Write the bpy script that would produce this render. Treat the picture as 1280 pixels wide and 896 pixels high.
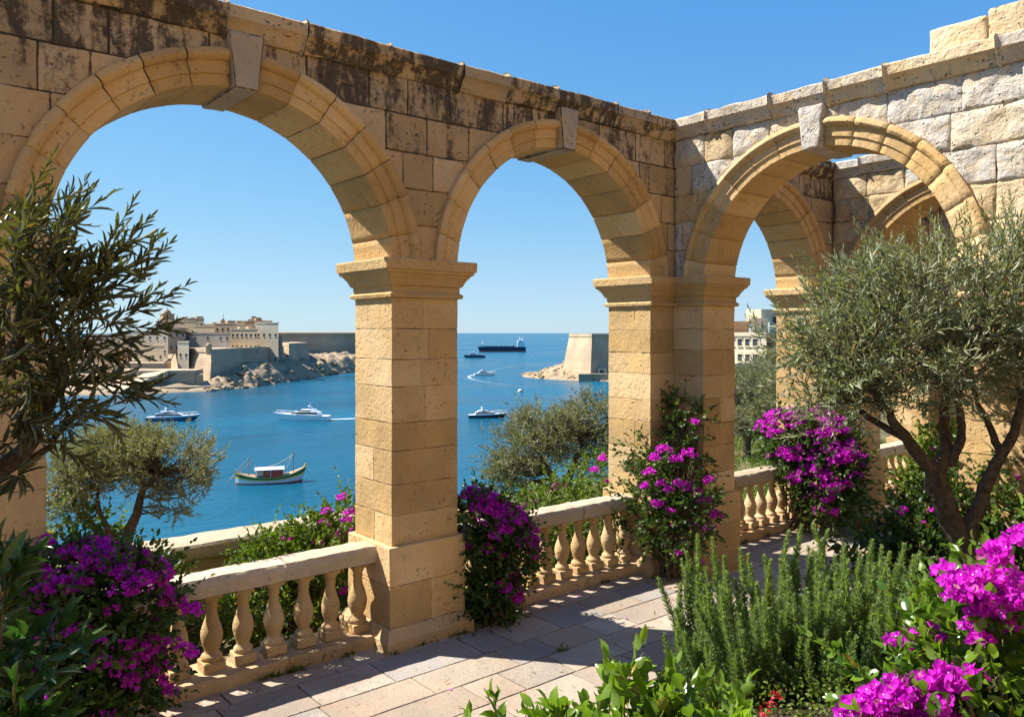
import bpy, bmesh, math
import numpy as np
from mathutils import Vector, Matrix

scene = bpy.context.scene
for _o in list(bpy.data.objects):
    bpy.data.objects.remove(_o)
COL = scene.collection

# ------------------------------------------------------------------ camera, light, exposure
# world: x runs along the sea-side arcade, y points out to sea, z up, terrace paving at z = 0
EXPOSURE = 1.22
YAW = math.radians(50.5)                       # view direction, measured from the arcade's x axis
SN, CS = math.sin(YAW), math.cos(YAW)
EYE = Vector((0.0, -5.5, 2.5))
cam_d = bpy.data.cameras.new('camera')
cam = bpy.data.objects.new('camera', cam_d)
COL.objects.link(cam)
cam.location = EYE
cam.rotation_euler = (math.radians(90), 0, YAW - math.radians(90))
cam_d.sensor_width = 36.0
cam_d.lens = 36.0 * 1000 / 1280
cam_d.shift_y = -0.025
cam_d.clip_start = 0.05
cam_d.clip_end = 200000
scene.camera = cam

SUN_EL, SUN_AZ = math.radians(49.0), math.radians(-38)      # azimuth from +y towards +x
to_sun = Vector((math.sin(SUN_AZ) * math.cos(SUN_EL), math.cos(SUN_AZ) * math.cos(SUN_EL), math.sin(SUN_EL)))
sun_d = bpy.data.lights.new('sun', 'SUN')
sun_d.energy = 5.0
sun_d.angle = math.radians(0.5)
sun_d.color = (1.0, 0.93, 0.82)
sun = bpy.data.objects.new('sun', sun_d)
COL.objects.link(sun)
sun.rotation_euler = to_sun.to_track_quat('Z', 'Y').to_euler()

world = bpy.data.worlds.new('World')
scene.world = world
world.use_nodes = True
wn = world.node_tree
wn.nodes.clear()
sky = wn.nodes.new('ShaderNodeTexSky')
sky.sky_type = 'NISHITA'
sky.sun_disc = False
sky.sun_elevation = SUN_EL
sky.sun_rotation = SUN_AZ
sky.altitude = 0
sky.air_density = 1.0
sky.dust_density = 0.0
sky.ozone_density = 10.0
bg = wn.nodes.new('ShaderNodeBackground')
bg.inputs['Strength'].default_value = 0.1
wo = wn.nodes.new('ShaderNodeOutputWorld')
# soft film-like response for the sky's three channels, so that the horizon does not burn out
ssep = wn.nodes.new('ShaderNodeSeparateColor')
scom = wn.nodes.new('ShaderNodeCombineColor')
wn.links.new(sky.outputs[0], ssep.inputs[0])


def _wmath(op, x, y):
    nd = wn.nodes.new('ShaderNodeMath')
    nd.operation = op
    for _i, _v in enumerate((x, y)):
        if hasattr(_v, 'is_output'):
            wn.links.new(_v, nd.inputs[_i])
        else:
            nd.inputs[_i].default_value = _v
    return nd.outputs[0]


for _k, (_g, _p, _c) in enumerate(((0.172, 1.56, 0.8), (0.268, 0.98, 1.6), (0.535, 0.30, 1e6))):
    _x = _wmath('MULTIPLY', _wmath('POWER', ssep.outputs[_k], _p), _g)
    _x = _wmath('DIVIDE', _x, _wmath('ADD', _wmath('DIVIDE', _x, _c), 1.0))
    wn.links.new(_wmath('MULTIPLY', _x, 10.0 / 2 ** EXPOSURE), scom.inputs[_k])
wn.links.new(scom.outputs[0], bg.inputs[0])
wn.links.new(bg.outputs[0], wo.inputs[0])

scene.render.engine = 'CYCLES'
scene.view_settings.view_transform = 'Standard'
scene.view_settings.look = 'None'
scene.view_settings.exposure = EXPOSURE
scene.view_settings.gamma = 1.0
scene.view_settings.use_curve_mapping = False
scene.cycles.use_denoising = True
scene.cycles.max_bounces = 8
scene.cycles.diffuse_bounces = 4
scene.cycles.transparent_max_bounces = 8
scene.cycles.caustics_reflective = False
scene.cycles.caustics_refractive = False

RNG = np.random.default_rng(11)


def site(b, d, z=0.0):
    """survey frame: a spot d metres out along the view axis and b*d metres to its right"""
    r = b * d
    return Vector((r * SN + d * CS, EYE.y - r * CS + d * SN, z))


def sites(rd):
    rd = np.asarray(rd, float)
    out = np.empty_like(rd)
    out[:, 0] = rd[:, 0] * SN + rd[:, 1] * CS
    out[:, 1] = EYE.y - rd[:, 0] * CS + rd[:, 1] * SN
    if rd.shape[1] > 2:
        out[:, 2:] = rd[:, 2:]
    return out


# ------------------------------------------------------------------ noise
def _hash(ix, iy, iz):
    with np.errstate(over='ignore'):
        h = (ix.astype(np.uint32) * np.uint32(374761393)) ^ (iy.astype(np.uint32) * np.uint32(668265263)) ^ (iz.astype(np.uint32) * np.uint32(2147483647 - 94))
        h = (h ^ (h >> np.uint32(13))) * np.uint32(1274126177)
        h = (h ^ (h >> np.uint32(15))) * np.uint32(2246822519)
        h = h ^ (h >> np.uint32(16))
    return h.astype(np.float64) / 4294967295.0


def vnoise(P):
    P = np.asarray(P, float)
    i = np.floor(P).astype(np.int64)
    f = P - i
    f = f * f * (3 - 2 * f)
    r = 0
    for dx in (0, 1):
        wx = f[:, 0] if dx else 1 - f[:, 0]
        for dy in (0, 1):
            wy = f[:, 1] if dy else 1 - f[:, 1]
            for dz in (0, 1):
                wz = f[:, 2] if dz else 1 - f[:, 2]
                r = r + wx * wy * wz * _hash(i[:, 0] + dx, i[:, 1] + dy, i[:, 2] + dz)
    return r * 2 - 1


def fbm(P, oct=3):
    P = np.asarray(P, float)
    a, s, r = 1.0, 0.0, 0
    for k in range(oct):
        r = r + a * vnoise(P * 2 ** k + 17.3 * k)
        s += a
        a *= 0.55
    return r / s


# ------------------------------------------------------------------ mesh builder
class MB:
    def __init__(self):
        self.V, self.T, self.F, self.n = [], [], [], 0

    def add(self, V, F, tone=(0.5, 0, 0), mat=0, smooth=True):
        V = np.asarray(V, float).reshape(-1, 3)
        t = np.asarray(tone, float)
        if t.ndim == 1:
            t = np.tile(t, (len(V), 1))
        self.V.append(V)
        self.T.append(t)
        if isinstance(F, np.ndarray):
            self.F.append((F + self.n, mat, smooth))
        else:
            by = {}
            for f in F:
                by.setdefault(len(f), []).append(f)
            for k in by:
                self.F.append((np.array(by[k], np.int64) + self.n, mat, smooth))
        self.n += len(V)

    def box(self, lo, hi, mat=0, tone=(0.5, 0, 0), M=None):
        lo, hi = np.array(lo, float), np.array(hi, float)
        V = np.array([[(lo, hi)[i][0], (lo, hi)[j][1], (lo, hi)[k][2]] for i in (0, 1) for j in (0, 1) for k in (0, 1)])
        if M is not None:
            V = xf(V, M)
        F = np.array([[0, 1, 3, 2], [4, 6, 7, 5], [0, 4, 5, 1], [2, 3, 7, 6], [0, 2, 6, 4], [1, 5, 7, 3]])
        self.add(V, F, tone, mat, False)

    def prism(self, base, top, mat=0, tone=(0.5, 0, 0), captop=True, capmat=None):
        """base/top: equal-length lists of (x, y, z)"""
        n = len(base)
        V = np.array([tuple(p) for p in base] + [tuple(p) for p in top], float)
        self.add(V, [(i, (i + 1) % n, (i + 1) % n + n, i + n) for i in range(n)], tone, mat, False)
        if captop:
            self.add(np.array([tuple(p) for p in top], float), [tuple(range(n))], tone, mat if capmat is None else capmat, False)

    def tube(self, P, R, sides=8, mat=0, tone=(0.5, 0, 0), rough=0.0, cap=True):
        P = np.array([tuple(p) for p in P], float)
        R = np.broadcast_to(np.asarray(R, float), (len(P),))
        T = np.gradient(P, axis=0)
        T /= np.linalg.norm(T, axis=1, keepdims=True) + 1e-9
        ref = np.array([0.31, 0.17, 0.93]) if abs(T[:, 2]).mean() < 0.8 else np.array([1.0, 0.2, 0.1])
        U = np.cross(T, ref)
        U /= np.linalg.norm(U, axis=1, keepdims=True) + 1e-9
        W = np.cross(T, U)
        a = np.linspace(0, 2 * np.pi, sides, endpoint=False)
        rr = R[:, None] * np.ones(sides)
        V = P[:, None, :] + rr[..., None] * (np.cos(a)[None, :, None] * U[:, None, :] + np.sin(a)[None, :, None] * W[:, None, :])
        V = V.reshape(-1, 3)
        if rough:
            N = V - np.repeat(P, sides, 0)
            V = V + N * (rough * fbm(V * np.array([22.0, 22.0, 6.0]), 2))[:, None]
        m = len(P)
        i = np.arange(m - 1)[:, None] * sides
        j = np.arange(sides)[None, :]
        k = (j + 1) % sides
        F = np.stack([i + j, i + k, i + k + sides, i + j + sides], -1).reshape(-1, 4)
        self.add(V, F, tone, mat, True)
        if cap:
            self.add(V[-sides:], [tuple(range(sides))], tone, mat, True)
            self.add(V[:sides], [tuple(range(sides))[::-1]], tone, mat, True)

    def lathe(self, prof, sides=20, mat=0, tone=(0.5, 0, 0), at=(0, 0, 0), rough=0.0):
        pr = np.array(prof, float)
        a = np.linspace(0, 2 * np.pi, sides, endpoint=False)
        V = np.stack([pr[:, None, 0] * np.cos(a), pr[:, None, 0] * np.sin(a), pr[:, None, 1] * np.ones(sides)], -1).reshape(-1, 3)
        if rough:
            V = V * (1 + rough * fbm(V * 14 + np.array(at), 2)[:, None] * np.array([1, 1, 0]))
        V = V + np.array(at)
        m = len(pr)
        i = np.arange(m - 1)[:, None] * sides
        j = np.arange(sides)[None, :]
        k = (j + 1) % sides
        F = np.stack([i + j, i + k, i + k + sides, i + j + sides], -1).reshape(-1, 4)
        self.add(V, F, tone, mat, True)

    def build(self, name, mats, parent=None):
        me = bpy.data.meshes.new(name)
        V = np.concatenate(self.V) if self.V else np.zeros((0, 3))
        me.vertices.add(len(V))
        me.vertices.foreach_set('co', V.ravel())
        loops = np.concatenate([f.ravel() for f, _, _ in self.F])
        tot = np.concatenate([np.full(len(f), f.shape[1]) for f, _, _ in self.F])
        me.loops.add(len(loops))
        me.loops.foreach_set('vertex_index', loops.astype(np.int32))
        me.polygons.add(len(tot))
        me.polygons.foreach_set('loop_start', (np.cumsum(tot) - tot).astype(np.int32))
        me.polygons.foreach_set('loop_total', tot.astype(np.int32))
        me.polygons.foreach_set('material_index', np.concatenate([np.full(len(f), m) for f, m, _ in self.F]).astype(np.int32))
        me.polygons.foreach_set('use_smooth', np.concatenate([np.full(len(f), s) for f, _, s in self.F]))
        me.update(calc_edges=True)
        at = me.attributes.new('tone', 'FLOAT_COLOR', 'POINT')
        T = np.concatenate(self.T)
        at.data.foreach_set('color', np.c_[T, np.ones(len(T))].astype(np.float32).ravel())
        for m in (mats if isinstance(mats, (list, tuple)) else [mats]):
            me.materials.append(m)
        o = bpy.data.objects.new(name, me)
        COL.objects.link(o)
        if parent is not None:
            o.parent = parent
        return o


def xf(V, M):
    V = np.asarray(V, float)
    A = np.array(M)
    return V @ A[:3, :3].T + A[:3, 3]


def tag(o, label=None, cat=None, group=None, kind=None):
    if label:
        o['label'] = label
    if cat:
        o['category'] = cat
    if group:
        o['group'] = group
    if kind:
        o['kind'] = kind
    return o


def thing(name, label, cat, loc=(0, 0, 0), rz=0.0, group=None):
    o = bpy.data.objects.new(name, None)
    o.empty_display_size = 0.2
    COL.objects.link(o)
    o.location = loc
    o.rotation_euler = (0, 0, rz)
    return tag(o, label, cat, group)


def copy_tree(o, parent=None):
    c = o.copy()
    COL.objects.link(c)
    c.parent = parent
    for ch in list(o.children):
        copy_tree(ch, c)
    return c


# ------------------------------------------------------------------ materials
class NT:
    def __init__(self, name):
        self.m = bpy.data.materials.new(name)
        self.m.use_nodes = True
        self.t = self.m.node_tree
        self.t.nodes.clear()
        self.out = self.t.nodes.new('ShaderNodeOutputMaterial')

    def n(self, typ, **kw):
        nd = self.t.nodes.new(typ)
        for k, v in kw.items():
            if k.startswith('i_'):
                key = k[2:].replace('_', ' ')
                nd.inputs[key].default_value = v
            else:
                setattr(nd, k, v)
        return nd

    def l(self, a, b):
        self.t.links.new(a, b)

    def val(self, x, sock):
        if hasattr(x, 'is_output'):
            self.l(x, sock)
        else:
            sock.default_value = x

    def math(self, op, a, b=0.0, clamp=False):
        nd = self.n('ShaderNodeMath', operation=op, use_clamp=clamp)
        self.val(a, nd.inputs[0])
        self.val(b, nd.inputs[1])
        return nd.outputs[0]

    def mix(self, f, a, b, mode='MIX'):
        nd = self.n('ShaderNodeMix', data_type='RGBA', blend_type=mode)
        self.val(f, nd.inputs['Factor'])
        for x, s in ((a, nd.inputs[6]), (b, nd.inputs[7])):
            if isinstance(x, tuple):
                s.default_value = (*x, 1) if len(x) == 3 else x
            else:
                self.l(x, s)
        return nd.outputs[2]

    def ramp(self, f, lo, hi):
        nd = self.n('ShaderNodeMapRange', clamp=True)
        self.val(f, nd.inputs['Value'])
        nd.inputs['From Min'].default_value = lo
        nd.inputs['From Max'].default_value = hi
        return nd.outputs[0]

    def noise(self, vec, scale, detail=4.0, rough=0.55, dist=0.0):
        nd = self.n('ShaderNodeTexNoise', i_Scale=scale, i_Detail=detail, i_Roughness=rough, i_Distortion=dist)
        self.l(vec, nd.inputs['Vector'])
        return nd.outputs['Fac']

    def coord(self, which='Object', scale=None):
        c = self.n('ShaderNodeTexCoord').outputs[which]
        if scale is None:
            return c
        mp = self.n('ShaderNodeMapping')
        mp.inputs['Scale'].default_value = scale
        self.l(c, mp.inputs['Vector'])
        return mp.outputs[0]

    def attr(self, name='tone'):
        a = self.n('ShaderNodeAttribute', attribute_name=name)
        s = self.n('ShaderNodeSeparateColor')
        self.l(a.outputs['Color'], s.inputs[0])
        return s.outputs[0], s.outputs[1], s.outputs[2]


def stone(name, dark, light, warm, bump=0.5, fine=28.0, pits=0.5, grey=(0.36, 0.33, 0.29), grain=1.0, k=1.0, course=0.0):
    m = NT(name)
    P = m.coord()
    r, g, b = m.attr()
    n1 = m.noise(P, 2.2 * k, 5)
    n2 = m.noise(P, fine, 6, 0.65)
    n3 = m.noise(P, 7.0 * k, 6, 0.68, 0.6)
    n4 = m.noise(P, 0.9 * k, 4, 0.6)
    col = m.mix(r, dark, light)
    col = m.mix(m.math('MULTIPLY', m.ramp(n1, 0.42, 0.66), 0.6), col, warm)
    col = m.mix(m.math('MULTIPLY', g, m.math('ADD', 0.35, m.ramp(n3, 0.35, 0.6)), True), col, grey)
    col = m.mix(m.ramp(n4, 0.35, 0.68), m.mix(1.0, col, (0.80, 0.80, 0.80), 'MULTIPLY'), m.mix(1.0, col, (1.10, 1.10, 1.12), 'MULTIPLY'))
    col = m.mix(m.math('MULTIPLY', m.ramp(n3, 0.56, 0.72), 0.45), col, m.mix(1.0, col, (0.62, 0.55, 0.46), 'MULTIPLY'))
    # mottling and small weathered hollows
    col = m.mix(m.math('MULTIPLY', m.ramp(n2, 0.35, 0.72), 0.35), col, m.mix(1.0, col, (1.35, 1.3, 1.2), 'MULTIPLY'))
    vo = m.n('ShaderNodeTexVoronoi', feature='F1', i_Scale=26.0)
    pd = m.coord('Object', (1.0, 1.0, 1.0))
    wob = m.n('ShaderNodeTexNoise', i_Scale=9.0)
    m.l(pd, wob.inputs['Vector'])
    vadd = m.n('ShaderNodeMix', data_type='VECTOR')
    vadd.inputs['Factor'].default_value = 0.12
    m.l(pd, vadd.inputs[4])
    m.l(wob.outputs['Color'], vadd.inputs[5])
    m.l(vadd.outputs[1], vo.inputs['Vector'])
    pit = m.math('MULTIPLY', m.ramp(vo.outputs['Distance'], 0.28, 0.1), m.ramp(m.noise(P, 3.1, 3), 0.44, 0.56))
    pit = m.math('MULTIPLY', pit, pits, True)
    col = m.mix(m.math('MULTIPLY', pit, 0.75), col, (0.07, 0.05, 0.03))
    # black crust of lichen where the stone is old and wet
    ps = m.coord('Object', (3.4 * k, 3.4 * k, 0.75 * k))
    s1 = m.noise(ps, 1.7, 9, 0.74, 0.5)
    s2 = m.noise(P, 17.0 * k, 5, 0.7)
    st = m.math('ADD', m.math('MULTIPLY', s1, 0.68), m.math('MULTIPLY', s2, 0.32))
    thr = m.math('SUBTRACT', st, m.math('SUBTRACT', 0.80, m.math('MULTIPLY', b, 0.42)))
    st = m.ramp(thr, -0.02, 0.065)
    col = m.mix(m.math('MULTIPLY', st, 0.88), col, (0.036, 0.031, 0.026))
    if course:
        sp = m.n('ShaderNodeSeparateXYZ')
        m.l(P, sp.inputs[0])
        zz = m.math('ADD', m.math('MULTIPLY', sp.outputs[2], 1.0 / course), m.math('MULTIPLY', m.noise(P, 0.08, 2), 1.2))
        fr = m.math('FRACT', zz)
        row = m.n('ShaderNodeTexWhiteNoise', noise_dimensions='1D')
        m.l(m.math('FLOOR', zz), row.inputs['W'])
        col = m.mix(m.math('MULTIPLY', row.outputs['Value'], 0.35), col, m.mix(1.0, col, (0.72, 0.70, 0.66), 'MULTIPLY'))
        col = m.mix(m.math('MULTIPLY', m.math('LESS_THAN', fr, 0.13), 0.45), col, m.mix(1.0, col, (0.5, 0.46, 0.42), 'MULTIPLY'))
    bs = m.n('ShaderNodeBsdfPrincipled')
    bs.inputs['Roughness'].default_value = 0.9
    bs.inputs['Specular IOR Level'].default_value = 0.2
    m.l(col, bs.inputs['Base Color'])
    h = m.math('ADD', m.math('MULTIPLY', n2, 0.55), m.math('MULTIPLY', n3, 0.7))
    h = m.math('SUBTRACT', h, m.math('MULTIPLY', pit, 0.7))
    bp = m.n('ShaderNodeBump', i_Strength=bump, i_Distance=0.025 * grain)
    m.l(h, bp.inputs['Height'])
    m.l(bp.outputs[0], bs.inputs['Normal'])
    m.l(bs.outputs[0], m.out.inputs['Surface'])
    return m.m


def plain(name, col, rough=0.6, var=0.15, scale=3.0, metal=0.0, spec=0.4, bump=0.0):
    m = NT(name)
    P = m.coord()
    n = m.noise(P, scale, 5, 0.6)
    r, g, b = m.attr()
    lo = tuple(c * (1 - var) for c in col)
    hi = tuple(min(1, c * (1 + var)) for c in col)
    c = m.mix(m.ramp(n, 0.35, 0.65), lo, hi)
    c = m.mix(1.0, c, m.mix(r, (0.75, 0.75, 0.75), (1.25, 1.25, 1.25)), 'MULTIPLY')
    bs = m.n('ShaderNodeBsdfPrincipled')
    bs.inputs['Roughness'].default_value = rough
    bs.inputs['Metallic'].default_value = metal
    bs.inputs['Specular IOR Level'].default_value = spec
    m.l(c, bs.inputs['Base Color'])
    if bump:
        bp = m.n('ShaderNodeBump', i_Strength=bump, i_Distance=0.03)
        m.l(m.noise(P, scale * 6, 5), bp.inputs['Height'])
        m.l(bp.outputs[0], bs.inputs['Normal'])
    m.l(bs.outputs[0], m.out.inputs['Surface'])
    return m.m


def leaf(name, a, b, back=None, trans=0.35, rough=0.5, spec=0.35, tcol=None):
    """two-sided leaf: tone.r runs from colour a to colour b; tone.g mixes in the third colour"""
    m = NT(name)
    r, g, bb = m.attr()
    c = m.mix(r, a, b)
    if back is not None:
        geo = m.n('ShaderNodeNewGeometry')
        c = m.mix(m.math('MULTIPLY', geo.outputs['Backfacing'], 0.8), c, back)
    c = m.mix(g, c, (0.30, 0.20, 0.04))
    bs = m.n('ShaderNodeBsdfPrincipled')
    bs.inputs['Roughness'].default_value = rough
    bs.inputs['Specular IOR Level'].default_value = spec
    m.l(c, bs.inputs['Base Color'])
    tr = m.n('ShaderNodeBsdfTranslucent')
    tc = m.mix(1.0, c, tcol or (1.5, 1.7, 0.5), 'MULTIPLY')
    m.l(tc, tr.inputs['Color'])
    mx = m.n('ShaderNodeMixShader')
    mx.inputs[0].default_value = trans
    m.l(bs.outputs[0], mx.inputs[1])
    m.l(tr.outputs[0], mx.inputs[2])
    m.l(mx.outputs[0], m.out.inputs['Surface'])
    return m.m


MAT = {}
MAT['stone'] = stone('limestone', (0.33, 0.22, 0.105), (0.58, 0.425, 0.245), (0.54, 0.33, 0.13), 0.8, 30, 0.9)
MAT['smooth'] = stone('dressed_limestone', (0.39, 0.262, 0.118), (0.61, 0.445, 0.25), (0.55, 0.345, 0.13), 0.65, 26, 0.6)
MAT['bounce_warm'] = stone('bounce_warmed_limestone', (0.39, 0.248, 0.102), (0.61, 0.425, 0.21), (0.55, 0.33, 0.115), 0.65, 26, 0.6)  # dressed limestone, warm bounced light on the shaded arches mixed into its colour
MAT['rough'] = stone('rock_faced_limestone', (0.46, 0.335, 0.18), (0.69, 0.565, 0.375), (0.57, 0.37, 0.15), 1.0, 16, 0.7, (0.50, 0.47, 0.43), 2.2)
MAT['pale'] = stone('weathered_pale_stone', (0.38, 0.31, 0.22), (0.52, 0.44, 0.33), (0.46, 0.36, 0.24), 0.5, 30, 0.4)
MAT['paving'] = stone('paving_stone', (0.27, 0.225, 0.175), (0.42, 0.37, 0.30), (0.34, 0.235, 0.17), 0.55, 30, 0.5, (0.275, 0.255, 0.24), 0.9)
MAT['mortar'] = plain('mortar', (0.17, 0.115, 0.065), 0.95, 0.25, 20, spec=0.1)
MAT['soil'] = plain('dark_soil', (0.045, 0.033, 0.02), 0.95, 0.4, 9, spec=0.1, bump=1.0)
MAT['bark'] = plain('olive_bark', (0.17, 0.125, 0.09), 0.9, 0.45, 26, spec=0.15, bump=1.2)
MAT['twig'] = plain('twig', (0.15, 0.11, 0.06), 0.8, 0.3, 20)
MAT['olive'] = leaf('olive_leaf', (0.070, 0.092, 0.038), (0.26, 0.29, 0.165), (0.26, 0.28, 0.19), 0.22, 0.45, 0.4, (1.4, 1.5, 0.6))
MAT['olive_far'] = leaf('silver_olive_leaf', (0.090, 0.098, 0.050), (0.25, 0.25, 0.155), (0.24, 0.24, 0.14), 0.25, 0.5, 0.3, (1.4, 1.5, 0.6))
MAT['dark_olive'] = leaf('shaded_olive_leaf', (0.030, 0.038, 0.012), (0.115, 0.115, 0.040), (0.13, 0.13, 0.06), 0.2, 0.4, 0.4)  # darker copy of the olive leaf, with shade put into the colour
MAT['bleaf'] = leaf('bougainvillea_leaf', (0.018, 0.040, 0.008), (0.085, 0.14, 0.025), None, 0.3, 0.45, 0.35)
MAT['gloss'] = leaf('glossy_leaf', (0.030, 0.080, 0.010), (0.19, 0.30, 0.020), (0.14, 0.22, 0.04), 0.35, 0.25, 0.5)
MAT['dgloss'] = leaf('dark_glossy_leaf', (0.016, 0.050, 0.012), (0.05, 0.12, 0.025), (0.05, 0.10, 0.03), 0.25, 0.28, 0.5)
MAT['rosemary'] = leaf('rosemary_needle', (0.085, 0.125, 0.050), (0.25, 0.33, 0.14), None, 0.42, 0.5, 0.3)
MAT['lime'] = leaf('bright_leaf', (0.055, 0.092, 0.012), (0.155, 0.205, 0.030), None, 0.35, 0.5, 0.3)
MAT['bract'] = leaf('magenta_bract', (0.48, 0.008, 0.44), (0.74, 0.05, 0.68), None, 0.44, 0.55, 0.2, (1.3, 0.8, 1.3))
MAT['pinkwhite'] = plain('white_floret', (0.8, 0.72, 0.62), 0.6, 0.05)
MAT['redflower'] = leaf('red_petal', (0.30, 0.010, 0.015), (0.48, 0.02, 0.04), None, 0.15, 0.5, 0.2, (1.2, 0.8, 0.8))
MAT['yellow'] = leaf('yellow_petal', (0.75, 0.5, 0.02), (0.85, 0.65, 0.03), None, 0.3, 0.5, 0.2, (1.2, 1.0, 0.5))
MAT['rock'] = stone('shore_rock', (0.22, 0.165, 0.105), (0.41, 0.32, 0.21), (0.36, 0.26, 0.15), 0.6, 1.2, 0.0, k=0.12)
MAT['grass'] = plain('grass_ground', (0.12, 0.105, 0.05), 0.95, 0.4, 1.5, spec=0.1, bump=0.8)
MAT['fort'] = stone('fort_stone', (0.36, 0.28, 0.19), (0.52, 0.42, 0.30), (0.46, 0.34, 0.21), 0.6, 0.9, 0.0, k=0.07, course=1.6)
MAT['fort_far'] = plain('far_stone', (0.40, 0.315, 0.215), 0.95, 0.12, 0.08, spec=0.1)
MAT['plaster'] = plain('pale_plaster', (0.52, 0.41, 0.27), 0.9, 0.08, 0.3, spec=0.1)
MAT['plaster_w'] = plain('white_plaster', (0.62, 0.53, 0.39), 0.9, 0.06, 0.3, spec=0.1)
MAT['plaster_b'] = plain('brown_plaster', (0.38, 0.25, 0.15), 0.9, 0.1, 0.3, spec=0.1)
MAT['pane'] = plain('dark_window', (0.05, 0.055, 0.065), 0.25, 0.2, 1.0)
MAT['white'] = plain('white_paint', (0.78, 0.78, 0.78), 0.35, 0.04, 2.0, spec=0.5)
MAT['navy'] = plain('navy_paint', (0.012, 0.03, 0.075), 0.2, 0.1, 2.0, spec=0.5)
MAT['blue'] = plain('blue_paint', (0.035, 0.10, 0.20), 0.25, 0.1, 2.0, spec=0.5)
MAT['black'] = plain('dark_paint', (0.016, 0.018, 0.024), 0.3, 0.1, 2.0, spec=0.5)
MAT['green'] = plain('green_paint', (0.03, 0.12, 0.06), 0.4, 0.1, 2.0)
MAT['yel'] = plain('yellow_paint', (0.75, 0.50, 0.04), 0.4, 0.1, 2.0)
MAT['red'] = plain('red_paint', (0.60, 0.07, 0.03), 0.4, 0.15, 2.0)
MAT['wood'] = plain('mast_wood', (0.33, 0.24, 0.15), 0.6, 0.2, 4.0)
MAT['rope'] = plain('rope', (0.45, 0.42, 0.36), 0.8, 0.1, 4.0)

# ------------------------------------------------------------------ masonry
def _ax(a, rad, step):
    rad = min(rad, a * 0.3)
    r2 = min(2.2 * rad, a * 0.4)
    n = max(1, int(round((a - 2 * r2) / step)))
    return np.concatenate([[0.0, rad], np.linspace(r2, a - r2, n + 1), [a - rad, a]]), rad


def rbox(mb, size, mp, rad=0.012, amp=0.006, step=0.08, tone=(0.5, 0, 0), skip='', freq=6.0, pillow=0.0, mat=0, joint=0.5, chip=0.022):
    """a rounded, slightly uneven block laid in parameter space [0,a]x[0,b]x[0,c] and carried into place by mp"""
    size = np.array(size, float)
    ax = [_ax(s, rad, step)[0] for s in size]
    rr = min(rad, size.min() * 0.3)
    for d in range(3):
        u, v = [k for k in range(3) if k != d]
        for end in (0, 1):
            key = 'xyz'[d] if end == 0 else 'XYZ'[d]
            if key in skip:
                continue
            A, B = np.meshgrid(ax[u], ax[v], indexing='ij')
            p = np.zeros((A.size, 3))
            p[:, u], p[:, v] = A.ravel(), B.ravel()
            p[:, d] = size[d] * end
            q = np.clip(p, rr, size - rr)
            dv = p - q
            ln = np.linalg.norm(dv, axis=1, keepdims=True)
            nr = dv / ln
            p2 = q + rr * nr
            W = mp(p2)
            k = fbm(W * freq + tone[0] * 50, 3) * amp
            if pillow:
                e = np.minimum(np.minimum(p2, size - p2) [:, [u, v]].min(1) / 0.06, 1.0)
                k = k * (0.35 + 0.65 * e) + pillow * e * (0.6 + 0.8 * vnoise(W * 4 + tone[0] * 90))
            ed = (np.abs(dv) > 1e-9).sum(1) > 1
            k = k - np.where(ed, chip * np.maximum(0, fbm(W * 11 + 7.7, 3)), 0)
            W = mp(p2 + nr * k[:, None])
            nu, nv = A.shape
            i, j = np.meshgrid(np.arange(nu - 1), np.arange(nv - 1), indexing='ij')
            a = (i * nv + j).ravel()
            F = np.stack([a, a + nv, a + nv + 1, a + 1], -1)
            flip = (d == 1) ^ (end == 0)
            if flip:
                F = F[:, ::-1]
            tt = np.tile(np.asarray(tone, float), (len(W), 1))
            edge = (np.abs(p - q) > 1e-9).sum(1) > 1
            tt[edge, 2] += joint
            mb.add(W, F, tt, mat, True)


def shift(x, y, z):
    o = np.array([x, y, z])
    return lambda p: p + o


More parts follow.
